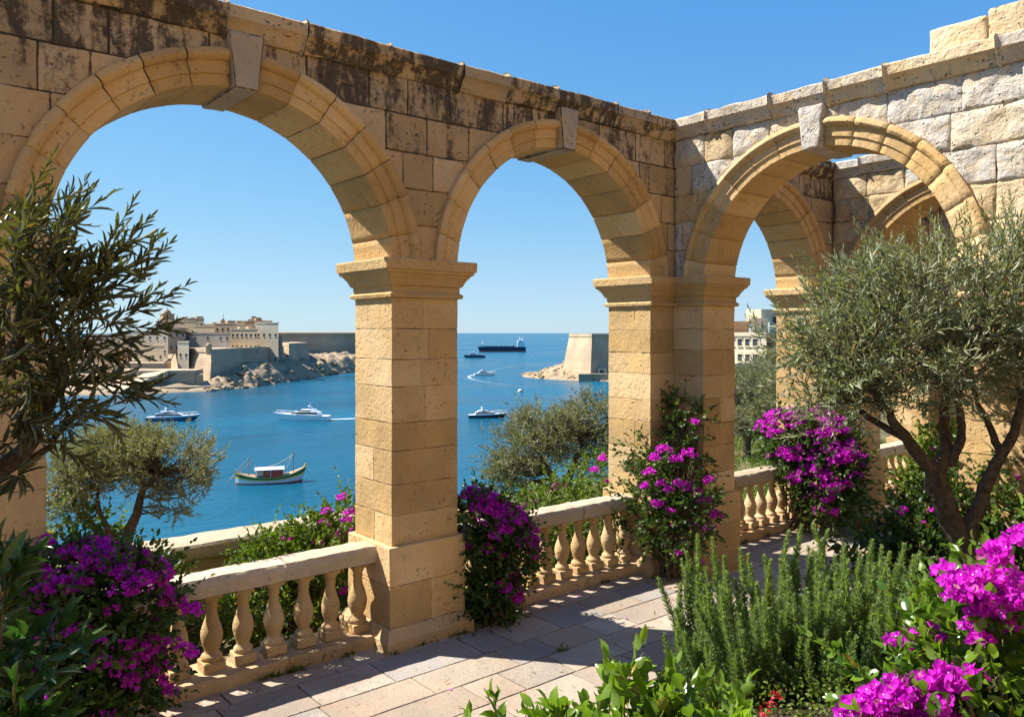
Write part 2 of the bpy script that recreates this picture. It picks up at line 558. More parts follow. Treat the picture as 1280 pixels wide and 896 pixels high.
def sweep(mb, prof, ts, mp, tone, recess=0.007, amp=0.003, freq=7.0, seg=0.07, mat=0, joint=0.0):
    """a moulded block: open profile (p, q) carried along ts by mp(t, p, q); ends sink a little so that joints read"""
    pr, cut = [np.array(prof[0], float)], [0]
    for a, b in zip(prof[:-1], prof[1:]):
        a, b = np.array(a, float), np.array(b, float)
        n = max(1, int(np.ceil(np.linalg.norm(b - a) / seg)))
        for k in range(1, n + 1):
            pr.append(a + (b - a) * k / n)
        cut.append(len(pr) - 1)
    pr = np.array(pr)
    tg = np.gradient(pr, axis=0)
    nm = np.stack([tg[:, 1], -tg[:, 0]], -1)
    nm /= np.linalg.norm(nm, axis=1, keepdims=True) + 1e-9
    rows = []
    m = len(ts)
    for k, t in enumerate(ts):
        off = -recess if k in (0, m - 1) else 0.0
        w = mp(np.full(len(pr), t), pr[:, 0], pr[:, 1])
        dd = fbm(w * freq + tone[0] * 31, 3) * amp + off
        rows.append(mp(np.full(len(pr), t), pr[:, 0] + nm[:, 0] * dd, pr[:, 1] + nm[:, 1] * dd))
    R = np.stack(rows)                       # (m, n, 3)
    tn = np.tile(np.asarray(tone, float), (m, 1))
    tn[[0, -1], 2] += joint
    # one strip per profile facet keeps the arrises of the moulding crisp
    k = 0
    while k < len(cut) - 1:
        k2 = k + 1
        d1 = pr[cut[k2]] - pr[cut[k]]
        while k2 < len(cut) - 1:
            d2 = pr[cut[k2 + 1]] - pr[cut[k2]]
            c = np.dot(d1, d2) / (np.linalg.norm(d1) * np.linalg.norm(d2) + 1e-12)
            if c < 0.80:
                break
            d1 = d2
            k2 += 1
        S = R[:, cut[k]:cut[k2] + 1]
        n = S.shape[1]
        i, j = np.meshgrid(np.arange(m - 1), np.arange(n - 1), indexing='ij')
        a = (i * n + j).ravel()
        mb.add(S.reshape(-1, 3), np.stack([a, a + 1, a + n + 1, a + n], -1), np.repeat(tn, n, 0), mat, True)
        k = k2


def tvals(t0, t1, step, eps):
    n = max(1, int(round((t1 - t0) / step)))
    return np.concatenate([[t0], np.linspace(t0 + eps, t1 - eps, n + 1), [t1]])


Z_SPR, Z_TOP = 3.09, 4.54
RING = 0.25


def moulding_ring(mb, x0, x1, y0, y1, prof, tone, step=0.12, amp=0.003):
    """profile (projection, z) mitred round a rectangular pier"""
    cs = []
    for (ax, ay, bx, by) in ((x0, y0, x1, y0), (x1, y0, x1, y1), (x1, y1, x0, y1), (x0, y1, x0, y0)):
        L = math.hypot(bx - ax, by - ay)
        n = max(2, int(L / step))
        t = np.linspace(0, 1, n + 1)
        nx, ny = (by - ay) / L, -(bx - ax) / L
        rows = []
        for (p, z) in prof:
            s = t * (L + 2 * p) - p
            w = np.stack([ax + (bx - ax) / L * s + nx * p, ay + (by - ay) / L * s + ny * p, np.full(n + 1, z)], -1)
            rows.append(w)
        V = np.concatenate(rows)
        V = V + np.array([nx, ny, 0.5]) * (fbm(V * 8, 3) * amp)[:, None]
        i, j = np.meshgrid(np.arange(len(prof) - 1), np.arange(n), indexing='ij')
        a = (i * (n + 1) + j).ravel()
        mb.add(V, np.stack([a, a + 1, a + n + 2, a + n + 1], -1)[:, ::-1], tone, 0, False)


CAP_PROF = [(0.0, 2.78), (0.03, 2.785), (0.035, 2.81), (0.012, 2.83), (0.012, 2.875), (0.03, 2.885), (0.05, 2.93),
            (0.085, 2.975), (0.10, 2.98), (0.10, 3.0), (0.115, 3.005), (0.12, 3.075), (0.112, 3.088), (-0.2, 3.092)]
BASE_PROF = [(0.10, -0.02), (0.10, 0.085), (0.092, 0.10), (0.055, 0.165), (0.045, 0.172), (-0.05, 0.175)]


def rt(g=0.0, b=0.0):
    return (RNG.random(), g, b)


def pier(parent, x0, x1, T, pedestal=True, y0=0.0, style=None, capital=True):
    st = style or {}
    root_mb = MB()
    amp = st.get('amp', 0.006)
    z = 0.175
    if pedestal:
        zs = [0.172, 0.50, 0.806]
    else:
        zs = [0.0, 0.42, 0.80]
    e = 0.045 if pedestal else 0.0
    for za, zb in zip(zs[:-1], zs[1:]):
        W = x1 - x0 + 2 * e
        cut = 1.0 if za < 0.3 and W < 0.5 else RNG.uniform(0.42, 0.6)
        if za > 0.4:
            cut = 1.0
        a = 0.0
        for c in ([cut, 1.0] if cut < 1 else [1.0]):
            rbox(root_mb, ((c - a) * W, zb - za, T + 2 * e), (lambda p, a=a, za=za: np.stack([x0 - e + a * W + p[:, 0], y0 - e + p[:, 2], za + p[:, 1]], -1)),
                 0.006, amp * 0.9, 0.05, rt(0, 0.2), freq=8, chip=0.012)
            a = c
    z = zs[-1]
    zc = np.linspace(z, 2.80, 9) + np.concatenate([[0], RNG.uniform(-0.025, 0.025, 7), [0]])
    for k, (za, zb) in enumerate(zip(zc[:-1], zc[1:])):
        W = x1 - x0
        mode = RNG.integers(3)
        tn = [rt(0, 0.05), rt(0, 0.05)]
        if mode == 1 and W > 0.45:
            c = RNG.uniform(0.35, 0.65)
            parts = [(0, c * W, 0, T), (c * W, W, 0, T)]
        elif mode == 2:
            c = RNG.uniform(0.35, 0.6)
            parts = [(0, W, 0, c * T), (0, W, c * T, T)]
        else:
            parts = [(0, W, 0, T)]
        for (a, b, c0, c1), t in zip(parts, tn):
            rbox(root_mb, (b - a, zb - za, c1 - c0), (lambda p, a=a, c0=c0, za=za: np.stack([x0 + a + p[:, 0], y0 + c0 + p[:, 2], za + p[:, 1]], -1)),
                 0.004, amp * 0.9, 0.045, t, skip='yY', freq=9, joint=0.42, chip=0.010)
    root_mb.box((x0 + 0.007, y0 + 0.007, 0.0), (x1 - 0.007, y0 + T - 0.007, 3.06), 1)
    o = root_mb.build('pier', [MAT['smooth'], MAT['mortar']], parent)
    if capital:
        c = MB()
        moulding_ring(c, x0, x1, y0, y0 + T, CAP_PROF, rt(0, 0.12))
        c.build('capital', MAT['smooth'], o)
    if pedestal:
        b = MB()
        moulding_ring(b, x0, x1, y0, y0 + T, BASE_PROF, rt(0, 0.2), amp=0.006)
        b.build('base', MAT['stone'], o)
    return o


def arch(parent, xc, R, zc, T, mat='bounce_warm', tone_g=0.0, stain=0.35, nv=15, key_g=0.7, key_b=0.3, front=0.0):
    """ring of voussoirs with roll moulding, fascias and soffit, plus a projecting keystone"""
    mb = MB()
    f = front
    prof = [(R, T), (R, 0.35 * T), (R, 0.01 + f), (R + 0.006, f), (R + 0.078, f - 0.002), (R + 0.084, f - 0.018), (R + 0.165, f - 0.02),
            (R + 0.172, f - 0.040), (R + 0.180, f - 0.055), (R + 0.205, f - 0.068), (R + 0.232, f - 0.062), (R + RING, f - 0.045), (R + RING, f + 0.06)]
    mp = lambda t, p, q: np.stack([xc - np.cos(t) * p, q, zc + np.sin(t) * p], -1)
    kw = 0.085 / R
    e0 = -0.0
    edges = list(np.linspace(e0, math.pi / 2 - kw, nv // 2 + 1)) + list(np.linspace(math.pi / 2 + kw, math.pi - e0, nv // 2 + 1))
    for a, b in zip(edges[:-1], edges[1:]):
        if abs(b - a - 2 * kw) < 1e-6:
            continue
        j = RNG.uniform(-0.25, 0.25) * (b - a) * 0.2
        tn = rt(tone_g, stain * (0.25 + 0.75 * math.sin((a + b) / 2)) * RNG.uniform(0.3, 1.3))
        sweep(mb, prof, tvals(a, b, 0.045, 0.006), mp, tn, 0.010, 0.004, joint=0.6)
    # bed behind the joints
    t = np.linspace(0, math.pi, 60)
    rr = [mp(t, np.full(60, R + 0.012), np.full(60, y)) for y in (f + 0.012, T - 0.01)] + [mp(t, np.full(60, R + RING - 0.01), np.full(60, f + 0.0))]
    V = np.concatenate([rr[2], rr[0], rr[1]])
    i, k = np.meshgrid(np.arange(2), np.arange(59), indexing='ij')
    a = (i * 60 + k).ravel()
    mb.add(V, np.stack([a, a + 1, a + 61, a + 60], -1), rt(), 1, True)
    o = mb.build('arch', [MAT[mat], MAT['mortar']], parent)
    kb = MB()
    h = RING + 0.14

    def kmap(p):
        u = p[:, 0] / 0.2
        s = p[:, 1] / h
        return np.stack([xc + (u - 0.5) * (0.165 + 0.085 * s), f - 0.082 + p[:, 2], zc + R - 0.022 + p[:, 1]], -1)
    rbox(kb, (0.2, h, T + 0.08), kmap, 0.012, 0.012, 0.04, (0.3, key_g, key_b), freq=9, pillow=0.006)
    kb.build('keystone', MAT['rough'] if key_g > 0.9 else MAT['stone'], o)
    return o


def arcade(name, label, loc, rz, x0, x1, T, arches, piers, rough=False, stain=0.6, skipped=(), open_left=False, group='stone arcade walls'):
    """arches: (xc, R, zc); piers: (x0, x1). Local x along the wall, y into it, z up."""
    root = thing(name, label, 'arcade', loc, rz, group)
    ro = [(xc, R + RING - 0.015, zc) for xc, R, zc in arches]

    def zlow(X, z0, grow=0.0):
        z = np.full(X.shape, z0)
        for xc, r, zc in ro:
            d2 = (r + grow) ** 2 - (X - xc) ** 2
            z = np.where(d2 > 0, np.maximum(z, zc + np.sqrt(np.maximum(d2, 0))), z)
        return z
    wl = MB()
    zs = [Z_SPR - 0.09, 3.37, 3.66, 3.95, 4.25, Z_TOP]
    for r, (za, zb) in enumerate(zip(zs[:-1], zs[1:])):
        x = x0 - (0.3 if r % 2 else 0.0)
        while x < x1:
            w = RNG.uniform(0.28, 0.72)
            xa, xb = max(x, x0), min(x + w, x1)
            if x1 - xb < 0.15:
                xb = x1
                w = xb - x
            x += w
            if xb - xa < 0.06:
                continue
            X = np.linspace(xa, xb, 60)
            ok = zlow(X, za) < zb - 0.015
            if not ok.any():
                continue
            # split where an arch pokes through the course
            idx = np.where(ok)[0]
            runs = np.split(idx, np.where(np.diff(idx) > 1)[0] + 1)
            for run in runs:
                a, b = X[run[0]], X[run[-1]]
                if b - a < 0.045:
                    continue
                hgt = zb - za

                def mp(p, a=a, za=za, zb=zb, hgt=hgt):
                    xx = a + p[:, 0]
                    lo = np.minimum(zlow(xx, za), zb - 0.004)
                    return np.stack([xx, p[:, 2], lo + p[:, 1] / hgt * (zb - lo)], -1)
                hi = (za - 3.45) / 0.75
                bb = stain * (0.27 + 0.52 * np.clip(hi, 0, 1)) * RNG.uniform(0.88, 1.10) if RNG.random() > 0.10 else 0.1
                if rough:
                    gy = RNG.choice([0.0, 0.0, 0.1, 0.25, 0.8] if za < 3.9 else [0.0, 0.1, 0.5, 0.8, 1.0])
                    rbox(wl, (b - a, hgt, 0.14), mp, 0.014, 0.036, 0.03, rt(gy, bb), skip='Z', freq=8, pillow=0.022)
                else:
                    rbox(wl, (b - a, hgt, 0.12), mp, 0.009, 0.012, 0.042, rt(0.25 * np.clip(hi, 0, 1), bb), skip='Z', freq=8)
    # core of the wall
    X = np.unique(np.concatenate([np.linspace(x0, x1, int((x1 - x0) / 0.03))]))
    lo = zlow(X, Z_SPR - 0.09, -0.01)
    hi = np.full(X.shape, Z_TOP)
    n = len(X)
    front = np.stack([np.r_[X, X], np.full(2 * n, 0.022), np.r_[lo, hi]], -1)
    back = front + np.array([0, T - 0.022 - (0.0), 0])
    i = np.arange(n - 1)
    Ff = np.stack([i, i + 1, i + 1 + n, i + n], -1)
    wl.add(front, Ff, (0.4, 0, 0), 1, False)
    wl.add(back, Ff[:, ::-1], (0.5, 0, 0.3), 0, False)
    und = np.concatenate([np.stack([X, np.full(n, 0.022), lo], -1), np.stack([X, np.full(n, T), lo], -1)])
    wl.add(und, np.stack([i, i + n, i + n + 1, i + 1], -1), (0.5, 0, 0.2), 0, False)
    top = np.concatenate([np.stack([X, np.full(n, 0.022), hi], -1), np.stack([X, np.full(n, T), hi], -1)])
    wl.add(top, np.stack([i, i + 1, i + n + 1, i + n], -1), (0.5, 0.3, 0.4), 0, False)
    for xe in (x0, x1):
        wl.add([(xe, 0.022, Z_SPR - 0.09), (xe, T, Z_SPR - 0.09), (xe, T, Z_TOP), (xe, 0.022, Z_TOP)], [(0, 1, 2, 3)], (0.5, 0, 0.3), 0, False)
    wl.build('wall', [MAT['rough'] if rough else MAT['stone'], MAT['mortar']], root)
    # coping
    cp = MB()
    x = x0 - 0.1
    prof = [(0.04, Z_TOP - 0.01), (-0.02, Z_TOP), (-0.035, Z_TOP + 0.02), (-0.06, Z_TOP + 0.075), (-0.085, Z_TOP + 0.10), (-0.10, Z_TOP + 0.11),
            (-0.105, Z_TOP + 0.19), (-0.085, Z_TOP + 0.205), (0.1, Z_TOP + 0.215), (T - 0.05, Z_TOP + 0.215), (T + 0.05, Z_TOP + 0.2), (T + 0.05, Z_TOP + 0.05), (T - 0.03, Z_TOP)]
    while x < x1 + 0.05:
        w = RNG.uniform(0.38, 0.95)
        dz, dy = RNG.uniform(-0.012, 0.012), RNG.uniform(-0.012, 0.010)
        bb = stain * RNG.uniform(0.68, 0.88) if RNG.random() > 0.16 else 0.1
        g = RNG.uniform(0.1, 0.9) if rough else RNG.uniform(0, 0.4)
        sweep(cp, prof, tvals(x, min(x + w, x1 + 0.1), 0.07, 0.014), (lambda t, p, q, dz=dz, dy=dy: np.stack([t, p + dy, q + dz], -1)),
              rt(g, bb), 0.022, 0.017 if rough else 0.013, 6.0, 0.05)
        x += w
    cp.build('coping', MAT['rough'] if rough else MAT['stone'], root)
    for k, (a, b) in enumerate(piers):
        pier(root, a, b, T, pedestal=not rough or k == 0, style={'amp': 0.014 if rough else 0.006})
    for k, (xc, R, zc) in enumerate(arches):
        arch(root, xc, R, zc, T, 'smooth' if rough else 'bounce_warm', stain=0.0 if rough else 0.42, key_g=0.95 if rough else 0.55, key_b=0.15 if rough else 0.52)
    return root


# ------------------------------------------------------------------ sea, land, paving
def sheet(name, X, Y, zf, mat, tone=(0.5, 0, 0), rd=False):
    A, B = np.meshgrid(X, Y, indexing='ij')
    P = np.stack([A.ravel(), B.ravel()], -1)
    z = zf(P)
    V = sites(np.c_[P, z]) if rd else np.c_[P, z]
    n = len(Y)
    i, j = np.meshgrid(np.arange(len(X) - 1), np.arange(n - 1), indexing='ij')
    a = (i * n + j).ravel()
    mb = MB()
    mb.add(V, np.stack([a, a + n, a + n + 1, a + 1], -1), tone, 0, True)
    return tag(mb.build(name, mat), kind='structure')


def sstep(a, b, x):
    t = np.clip((x - a) / (b - a), 0, 1)
    return t * t * (3 - 2 * t)


Z_SEA = -24.5


def water_mat():
    m = NT('sea_water')
    P = m.coord('Object')
    far = m.n('ShaderNodeVectorMath', operation='LENGTH')
    m.l(P, far.inputs[0])
    fade = m.ramp(far.outputs['Value'], 60, 2600)
    mpn = m.n('ShaderNodeMapping')
    mpn.inputs['Rotation'].default_value = (0, 0, math.radians(28))
    mpn.inputs['Scale'].default_value = (0.55, 1.25, 1)
    m.l(P, mpn.inputs['Vector'])
    V = mpn.outputs[0]
    w1 = m.noise(V, 0.42, 6, 0.62, 0.3)
    w2 = m.noise(V, 0.06, 3, 0.5)
    w3 = m.noise(m.coord('Object', (0.004, 0.012, 1)), 1.0, 5, 0.6, 0.6)
    h = m.math('ADD', m.math('MULTIPLY', w1, 1.15), m.math('MULTIPLY', w2, 1.4))
    bp = m.n('ShaderNodeBump', i_Distance=0.55)
    m.val(m.math('SUBTRACT', 0.85, m.math('MULTIPLY', fade, 0.45)), bp.inputs['Strength'])
    m.l(h, bp.inputs['Height'])
    c = m.mix(m.ramp(w3, 0.38, 0.66), (0.002, 0.058, 0.108), (0.007, 0.106, 0.175))
    bs = m.n('ShaderNodeBsdfPrincipled')
    m.l(c, bs.inputs['Base Color'])
    m.l(m.math('ADD', 0.14, m.math('MULTIPLY', m.ramp(w3, 0.3, 0.7), 0.22)), bs.inputs['Roughness'])
    bs.inputs['IOR'].default_value = 1.33
    bs.inputs['Specular IOR Level'].default_value = 0.25
    m.l(bp.outputs[0], bs.inputs['Normal'])
    m.l(bs.outputs[0], m.out.inputs['Surface'])
    return m.m


mb = MB()
rad = np.array([0, 40, 120, 400, 1500, 6000, 20000, 60000.0])
a = np.linspace(0, 2 * np.pi, 49)[:-1]
V = np.stack([rad[:, None] * np.cos(a), rad[:, None] * np.sin(a), np.full((len(rad), 48), 0.0)], -1).reshape(-1, 3)
i, j = np.meshgrid(np.arange(len(rad) - 1), np.arange(48), indexing='ij')
q = (i * 48 + j).ravel()
q2 = (i * 48 + (j + 1) % 48).ravel()
mb.add(V, np.stack([q, q + 48, q2 + 48, q2], -1), (0.5, 0, 0), 0, True)
sea = tag(mb.build('sea', water_mat()), kind='structure')
sea.location = (0, 0, Z_SEA)


def land_edge(x):
    return np.maximum(3.0 + 5.0 * sstep(7.2, 10.5, x), 0.78 * x - 4.6)


def hill_z(P):
    x, y = P[:, 0], P[:, 1]
    d = np.hypot(x, y + 5.5)
    base = np.where(y < 1.2, -0.12, -0.12 - 0.08 * sstep(1.2, 3, y))
    base = base - 0.75 * sstep(2.4, 5.0, y) * sstep(6.5, 9.0, x) - 2.1 * sstep(16, 60, d) - 5.5 * sstep(60, 170, d)
    over = np.maximum(y - land_edge(x), 0)
    z = base - np.minimum(over * 1.3, 40)
    z = np.where(d > 330, z - (d - 330) * 0.2, z)
    n = fbm(np.c_[P * 0.5, np.zeros(len(P))], 3) * 0.25 * sstep(2.5, 6, y)
    return np.maximum(z + n, -40)


gx = np.concatenate([np.linspace(-60, -4, 20), np.linspace(-3.5, 24, 90), np.linspace(25, 420, 90)])
gy = np.concatenate([np.linspace(-120, -7, 20), np.linspace(-6.5, 20, 90), np.linspace(21, 330, 80)])
sheet('hillside_ground', gx, gy, hill_z, MAT['grass'])


def bed_z(P):
    x, y = P[:, 0], P[:, 1]
    z = -0.10 + 0.20 * sstep(-2.05, -2.35, y) + 0.72 * sstep(-2.3, -3.5, y) + 0.25 * sstep(-3.5, -5.0, y)
    z = z * sstep(0.6, 2.4, x + 0 * y) * 1.0 + (1 - sstep(0.6, 2.4, x)) * (-0.1 + 0.95 * sstep(-3.0, -4.4, y))
    return z + fbm(np.c_[P * 3, np.zeros(len(P))], 3) * 0.03 * sstep(-2.1, -2.5, y)


sheet('garden_bed', np.linspace(-4, 6.70, 90), np.linspace(-8.0, -1.7, 70), bed_z, MAT['soil'])

# paving: rows of slabs of uneven width, laid square with the arcade
pv = MB()
y = 0.62
row = 0
while y > -2.75:
    h = RNG.uniform(0.30, 0.50)
    x = -3.6 - RNG.uniform(0, 0.5)
    while x < 17:
        w = RNG.uniform(0.34, 0.85)
        if RNG.random() < 0.12:
            w *= 0.6
        u = RNG.random()
        g = 0.85 if u < 0.16 else (0.3 if u < 0.32 else 0.0)
        tn = (RNG.random(), g, 0.34 * RNG.random())
        rbox(pv, (w - 0.010, h - 0.010, 0.06), (lambda p, x=x, y=y, h=h: np.stack([x + p[:, 0], y - h + p[:, 1], -0.06 + p[:, 2]], -1)),
             0.003, 0.0035, 0.08 if (x < 9 and y > -2.5) else 0.3, tn, skip='z', freq=7, chip=0.012, joint=0.75)
        x += w
    y -= h
# bed of mortar under the joints
pv.add([(-4, -2.9, -0.012), (17, -2.9, -0.012), (17, 0.7, -0.012), (-4, 0.7, -0.012)], [(0, 1, 2, 3)], (0.3, 0, 0), 1, False)
tag(pv.build('terrace_pavement', [MAT['paving'], MAT['mortar']]), kind='structure')

# ------------------------------------------------------------------ the arcades
TA = 0.60
arcA = arcade('arcade_wall', 'long shaded limestone arcade along the sea side with black lichen crust under its coping', (0, 0, 0), 0, -2.6, 14.0, TA,
              [(-0.955, 1.21, 3.0), (2.10, 1.20, 3.0), (5.17, 1.23, 3.0), (8.495, 1.185, 3.0), (11.77, 1.19, 3.0)],
              [(-2.6, -2.165), (0.255, 0.90), (3.30, 3.94), (6.40, 7.31), (9.68, 10.59), (12.96, 13.87)], stain=1.0)
TB = 0.54
arcB = arcade('arcade_wall', 'sunlit rough stone cross wall with one round arch behind the large olive tree', (6.77, 0, 0), math.radians(-90), 0.012, 5.2, TB,
              [(1.625, 1.236, 2.95)], [(0.0, 0.39), (2.86, 5.2)], rough=True, stain=0.10)
arcC = arcade('arcade_wall', 'farther cross wall with a partly shaded arch, seen through the sunlit arch', (10.05, 0, 0), math.radians(-90), 0.012, 5.2, TB,
              [(1.625, 1.236, 2.95)], [(0.0, 0.39), (2.86, 5.2)], rough=True, stain=0.22)
arcD = arcade('arcade_wall', 'farthest cross wall, glimpsed through two arches above the olive crown', (13.33, 0, 0), math.radians(-90), 0.012, 5.2, TB,
              [(1.625, 1.236, 2.95)], [(0.0, 0.39), (2.86, 5.2)], rough=True, stain=0.2)
bl = MB()
for (a, b, z0, z1, d) in ((2.62, 3.05, Z_TOP + 0.2, Z_TOP + 0.43, 0.40), (3.06, 3.9, Z_TOP + 0.2, Z_TOP + 0.47, 0.42), (3.91, 5.0, Z_TOP + 0.2, Z_TOP + 0.45, 0.4)):
    rbox(bl, (b - a, z1 - z0, d), (lambda p, a=a, z0=z0: np.stack([a + p[:, 0], 0.03 + p[:, 2], z0 + p[:, 1]], -1)), 0.014, 0.016, 0.05, rt(RNG.choice([0.1, 0.7]), 0.05), freq=7, pillow=0.012)
bl.build('parapet_block', MAT['rough'], arcB)


# ------------------------------------------------------------------ balustrades
RAIL_PROF = [(0.20, 0.655), (0.17, 0.652), (0.155, 0.66), (0.15, 0.735), (0.158, 0.76), (0.175, 0.785), (0.28, 0.792), (0.385, 0.785), (0.40, 0.76), (0.41, 0.735), (0.405, 0.66), (0.36, 0.652), (0.20, 0.655)]
PL_PROF = [(0.10, -0.03), (0.10, 0.085), (0.108, 0.097), (0.28, 0.099), (0.45, 0.097), (0.46, 0.085), (0.46, -0.2)]


def baluster_mesh(v):
    mb = MB()
    t = (0.3 + 0.2 * v, 0.05 * v, 0.10 + 0.06 * v)
    for (h0, h1, w) in ((0.0, 0.075, 0.077), (0.515, 0.56, 0.062)):
        rbox(mb, (2 * w, 2 * w, h1 - h0), shift(-w + v, -w, h0), 0.006, 0.006, 0.03, t, freq=14, chip=0.03)
    mb.V = [q - np.array([v, 0, 0]) for q in mb.V]
    prof = [(0.066, 0.074), (0.070, 0.085), (0.072, 0.098), (0.066, 0.112), (0.050, 0.122), (0.046, 0.135), (0.050, 0.155), (0.058, 0.175),
            (0.068, 0.205), (0.0745, 0.24), (0.0735, 0.27), (0.066, 0.305), (0.055, 0.34), (0.044, 0.375), (0.037, 0.41), (0.036, 0.435), (0.041, 0.442), (0.043, 0.450),
            (0.037, 0.458), (0.040, 0.472), (0.050, 0.492), (0.058, 0.505), (0.060, 0.518)]
    mb.lathe([(r * (1 + 0.05 * math.sin(v * 2.1 + z * 9)), z) for r, z in prof], 28, tone=t, rough=0.045)
    return mb


BAL = []


def balustrade(label, x0, x1, xs):
    root = thing('balustrade', label, 'balustrade', (0, 0, 0), 0, 'stone balustrades between the piers')
    for nm, prof, key in (('rail', RAIL_PROF, 'pale'), ('plinth', PL_PROF, 'stone')):
        mb = MB()
        n = max(1, int(round((x1 - x0) / 0.9)))
        e = np.linspace(x0, x1, n + 1)
        for a, b in zip(e[:-1], e[1:]):
            sweep(mb, prof, tvals(a, b, 0.04, 0.008), (lambda t, p, q: np.stack([t, p, q], -1)), (RNG.random(), 0.1, 0.36 if nm == 'plinth' else 0.30), 0.008, 0.013, 11.0, 0.025, joint=0.4)
        mb.build(nm, MAT[key], root)
    for i, x in enumerate(xs):
        if len(BAL) < 4:
            o = baluster_mesh(len(BAL)).build('baluster', MAT['smooth'], root)
            BAL.append(o)
        else:
            o = BAL[RNG.integers(4)].copy()
            COL.objects.link(o)
            o.parent = root
        o.location = (x + RNG.uniform(-0.006, 0.006), 0.28, 0.097)
        o.rotation_euler = (RNG.uniform(-0.012, 0.012), RNG.uniform(-0.012, 0.012), RNG.uniform(-0.06, 0.06) + math.pi / 2 * RNG.integers(4))
    return root


balustrade('nearest stone balustrade, left of the free-standing middle pier', 0.92, 3.27, 3.14 - 0.2325 * np.arange(9))
balustrade('stone balustrade in the middle arch, between the middle pier and the corner pier', 3.97, 6.38, 6.285 - 0.2195 * np.arange(10))
balustrade('stone balustrade beyond the corner pier, ending under the magenta bougainvillea', 7.33, 9.66, 9.52 - 0.23 * np.arange(9))
balustrade('farthest stone balustrade, behind the trunk of the large olive tree', 10.61, 12.94, 12.8 - 0.23 * np.arange(9))
balustrade('stone balustrade behind the dark branch at the far left', -2.14, 0.23, 0.1 - 0.23 * np.arange(9))

# low parapet on the sea side of the planted strip
pm = MB()
x = -3.5
while x < 5.2:
    w = RNG.uniform(0.5, 0.95)
    for (za, zb) in ((-0.15, 0.16), (0.16, 0.45)):
        rbox(pm, (w, zb - za, 0.34), (lambda p, x=x, za=za: np.stack([x + p[:, 0], 1.93 + p[:, 2], za + p[:, 1]], -1)), 0.012, 0.009, 0.07, rt(0.1, 0.3), freq=6)
    x += w
par = thing('parapet', 'low stone parapet with pale worn top between the garden strip and the sea', 'parapet')
pm.build('wall', MAT['stone'], par)
cm = MB()
for a in np.arange(-3.6, 5.2, 1.1):
    sweep(cm, [(1.95, 0.445), (1.89, 0.45), (1.88, 0.47), (1.88, 0.565), (1.90, 0.59), (2.1, 0.60), (2.30, 0.59), (2.33, 0.56), (2.33, 0.46)], tvals(a, a + 1.1, 0.06, 0.012),
          (lambda t, p, q: np.stack([t, p, q], -1)), (RNG.random(), 0.1, 0.12), 0.006, 0.010, 8, 0.04)
cm.build('coping', MAT['pale'], par)

# unseen house front, added to bounce warm sunlight onto the arcade
hs = thing('bounce_facade', 'added unseen limestone house front behind the viewer, bouncing warm light onto the arcade', 'house')
hw = MB()
for z0, z1 in zip(np.arange(0.0, 9.0, 0.5), np.arange(0.5, 9.5, 0.5)):
    x = -9.0 - (0.4 if int(z0 * 2) % 2 else 0)
    while x < 13:
        w = RNG.uniform(0.7, 1.3)
        rbox(hw, (w, z1 - z0, 0.3), (lambda p, x=x, z0=z0: np.stack([x + p[:, 0], -9.3 - p[:, 2], z0 + p[:, 1]], -1)), 0.012, 0.008, 0.3, rt(0, 0.1), skip='Z', freq=4)
        x += w
hw.box((-9.4, -9.9, 0), (14, -9.33, 9.0), 1)
hw.build('wall', [MAT['smooth'], MAT['mortar']], hs)
for x in (-6, -2, 2, 6, 10):
    wm = MB()
    wm.box((x, -9.32, 5.4), (x + 1.0, -9.27, 7.2))
    w = wm.build('window', MAT['pane'], hs)
    wm = MB()
    for (a, b, c, d) in ((-0.14, 0, 5.4, 7.2), (1.0, 1.14, 5.4, 7.2), (-0.14, 1.14, 7.2, 7.36), (-0.2, 1.2, 5.24, 5.4)):
        wm.box((x + a, -9.34, c), (x + b, -9.2, d), 0)
    wm.build('frame', MAT['pale'], w)
sheet('bounce_path', np.linspace(-8, 9, 30), np.linspace(-9.28, -6.3, 12), lambda P: 1.02 + 0.02 * fbm(np.c_[P * 2, np.zeros(len(P))], 2), MAT['paving'])  # unseen warm paving, added as sunlit ground for bounce light

# ------------------------------------------------------------------ far shores (survey frame: b = bearing tangent, d = distance)
def shore(name, rs, ds, zf):
    return sheet(name, np.asarray(rs, float), np.asarray(ds, float), zf, MAT['rock'], (0.5, 0, 0), rd=True)


def headland_z(P):
    r, d = P[:, 0], P[:, 1]
    b = r / d
    bb = np.array([-0.80, -0.56, -0.48, -0.375, -0.32, -0.26, -0.20, -0.14, -0.105])
    dd = np.array([330, 345, 352, 372, 402, 468, 548, 690, 900])
    ds = np.interp(b, bb, dd)
    inl = d - ds
    rock = sstep(-0.40, -0.33, b)
    z = Z_SEA - 3 + 3.6 * sstep(-6, 1, inl) + 2.2 * sstep(1, 10, inl) + rock * (5.0 * sstep(2, 26, inl)) + 3.0 * sstep(25, 60, inl) + 17 * sstep(70, 190, inl)
    z = z - 60 * sstep(-0.155, -0.125, b) * sstep(0, 1, 1.0 + 0 * b) * 0.35
    t = (P[:, 0] * 0.8 + P[:, 1] * 0.6)
    n = fbm(np.c_[P / 17.0, np.zeros(len(P))], 4) + 1.3 * np.abs(fbm(np.c_[P / 7.0, np.ones(len(P))], 4)) + 0.5 * (np.abs(((t / 9.0 + fbm(np.c_[P / 30.0, np.ones(len(P))], 2) * 1.5) % 1.0) - 0.5))
    n = n + 0.35 * np.round(3 * fbm(np.c_[P / 4.0, np.ones(len(P)) * 3], 2)) / 2
    return z + n * (0.7 + 2.2 * rock * sstep(-3, 6, inl)) * (1 - sstep(60, 100, inl))


HEAD = shore('headland_rocks', np.concatenate([np.linspace(-300, -172, 40), np.linspace(-170, -60, 110)]), np.concatenate([np.linspace(325, 362, 20), np.linspace(364, 580, 190), np.linspace(585, 900, 20)]), headland_z)


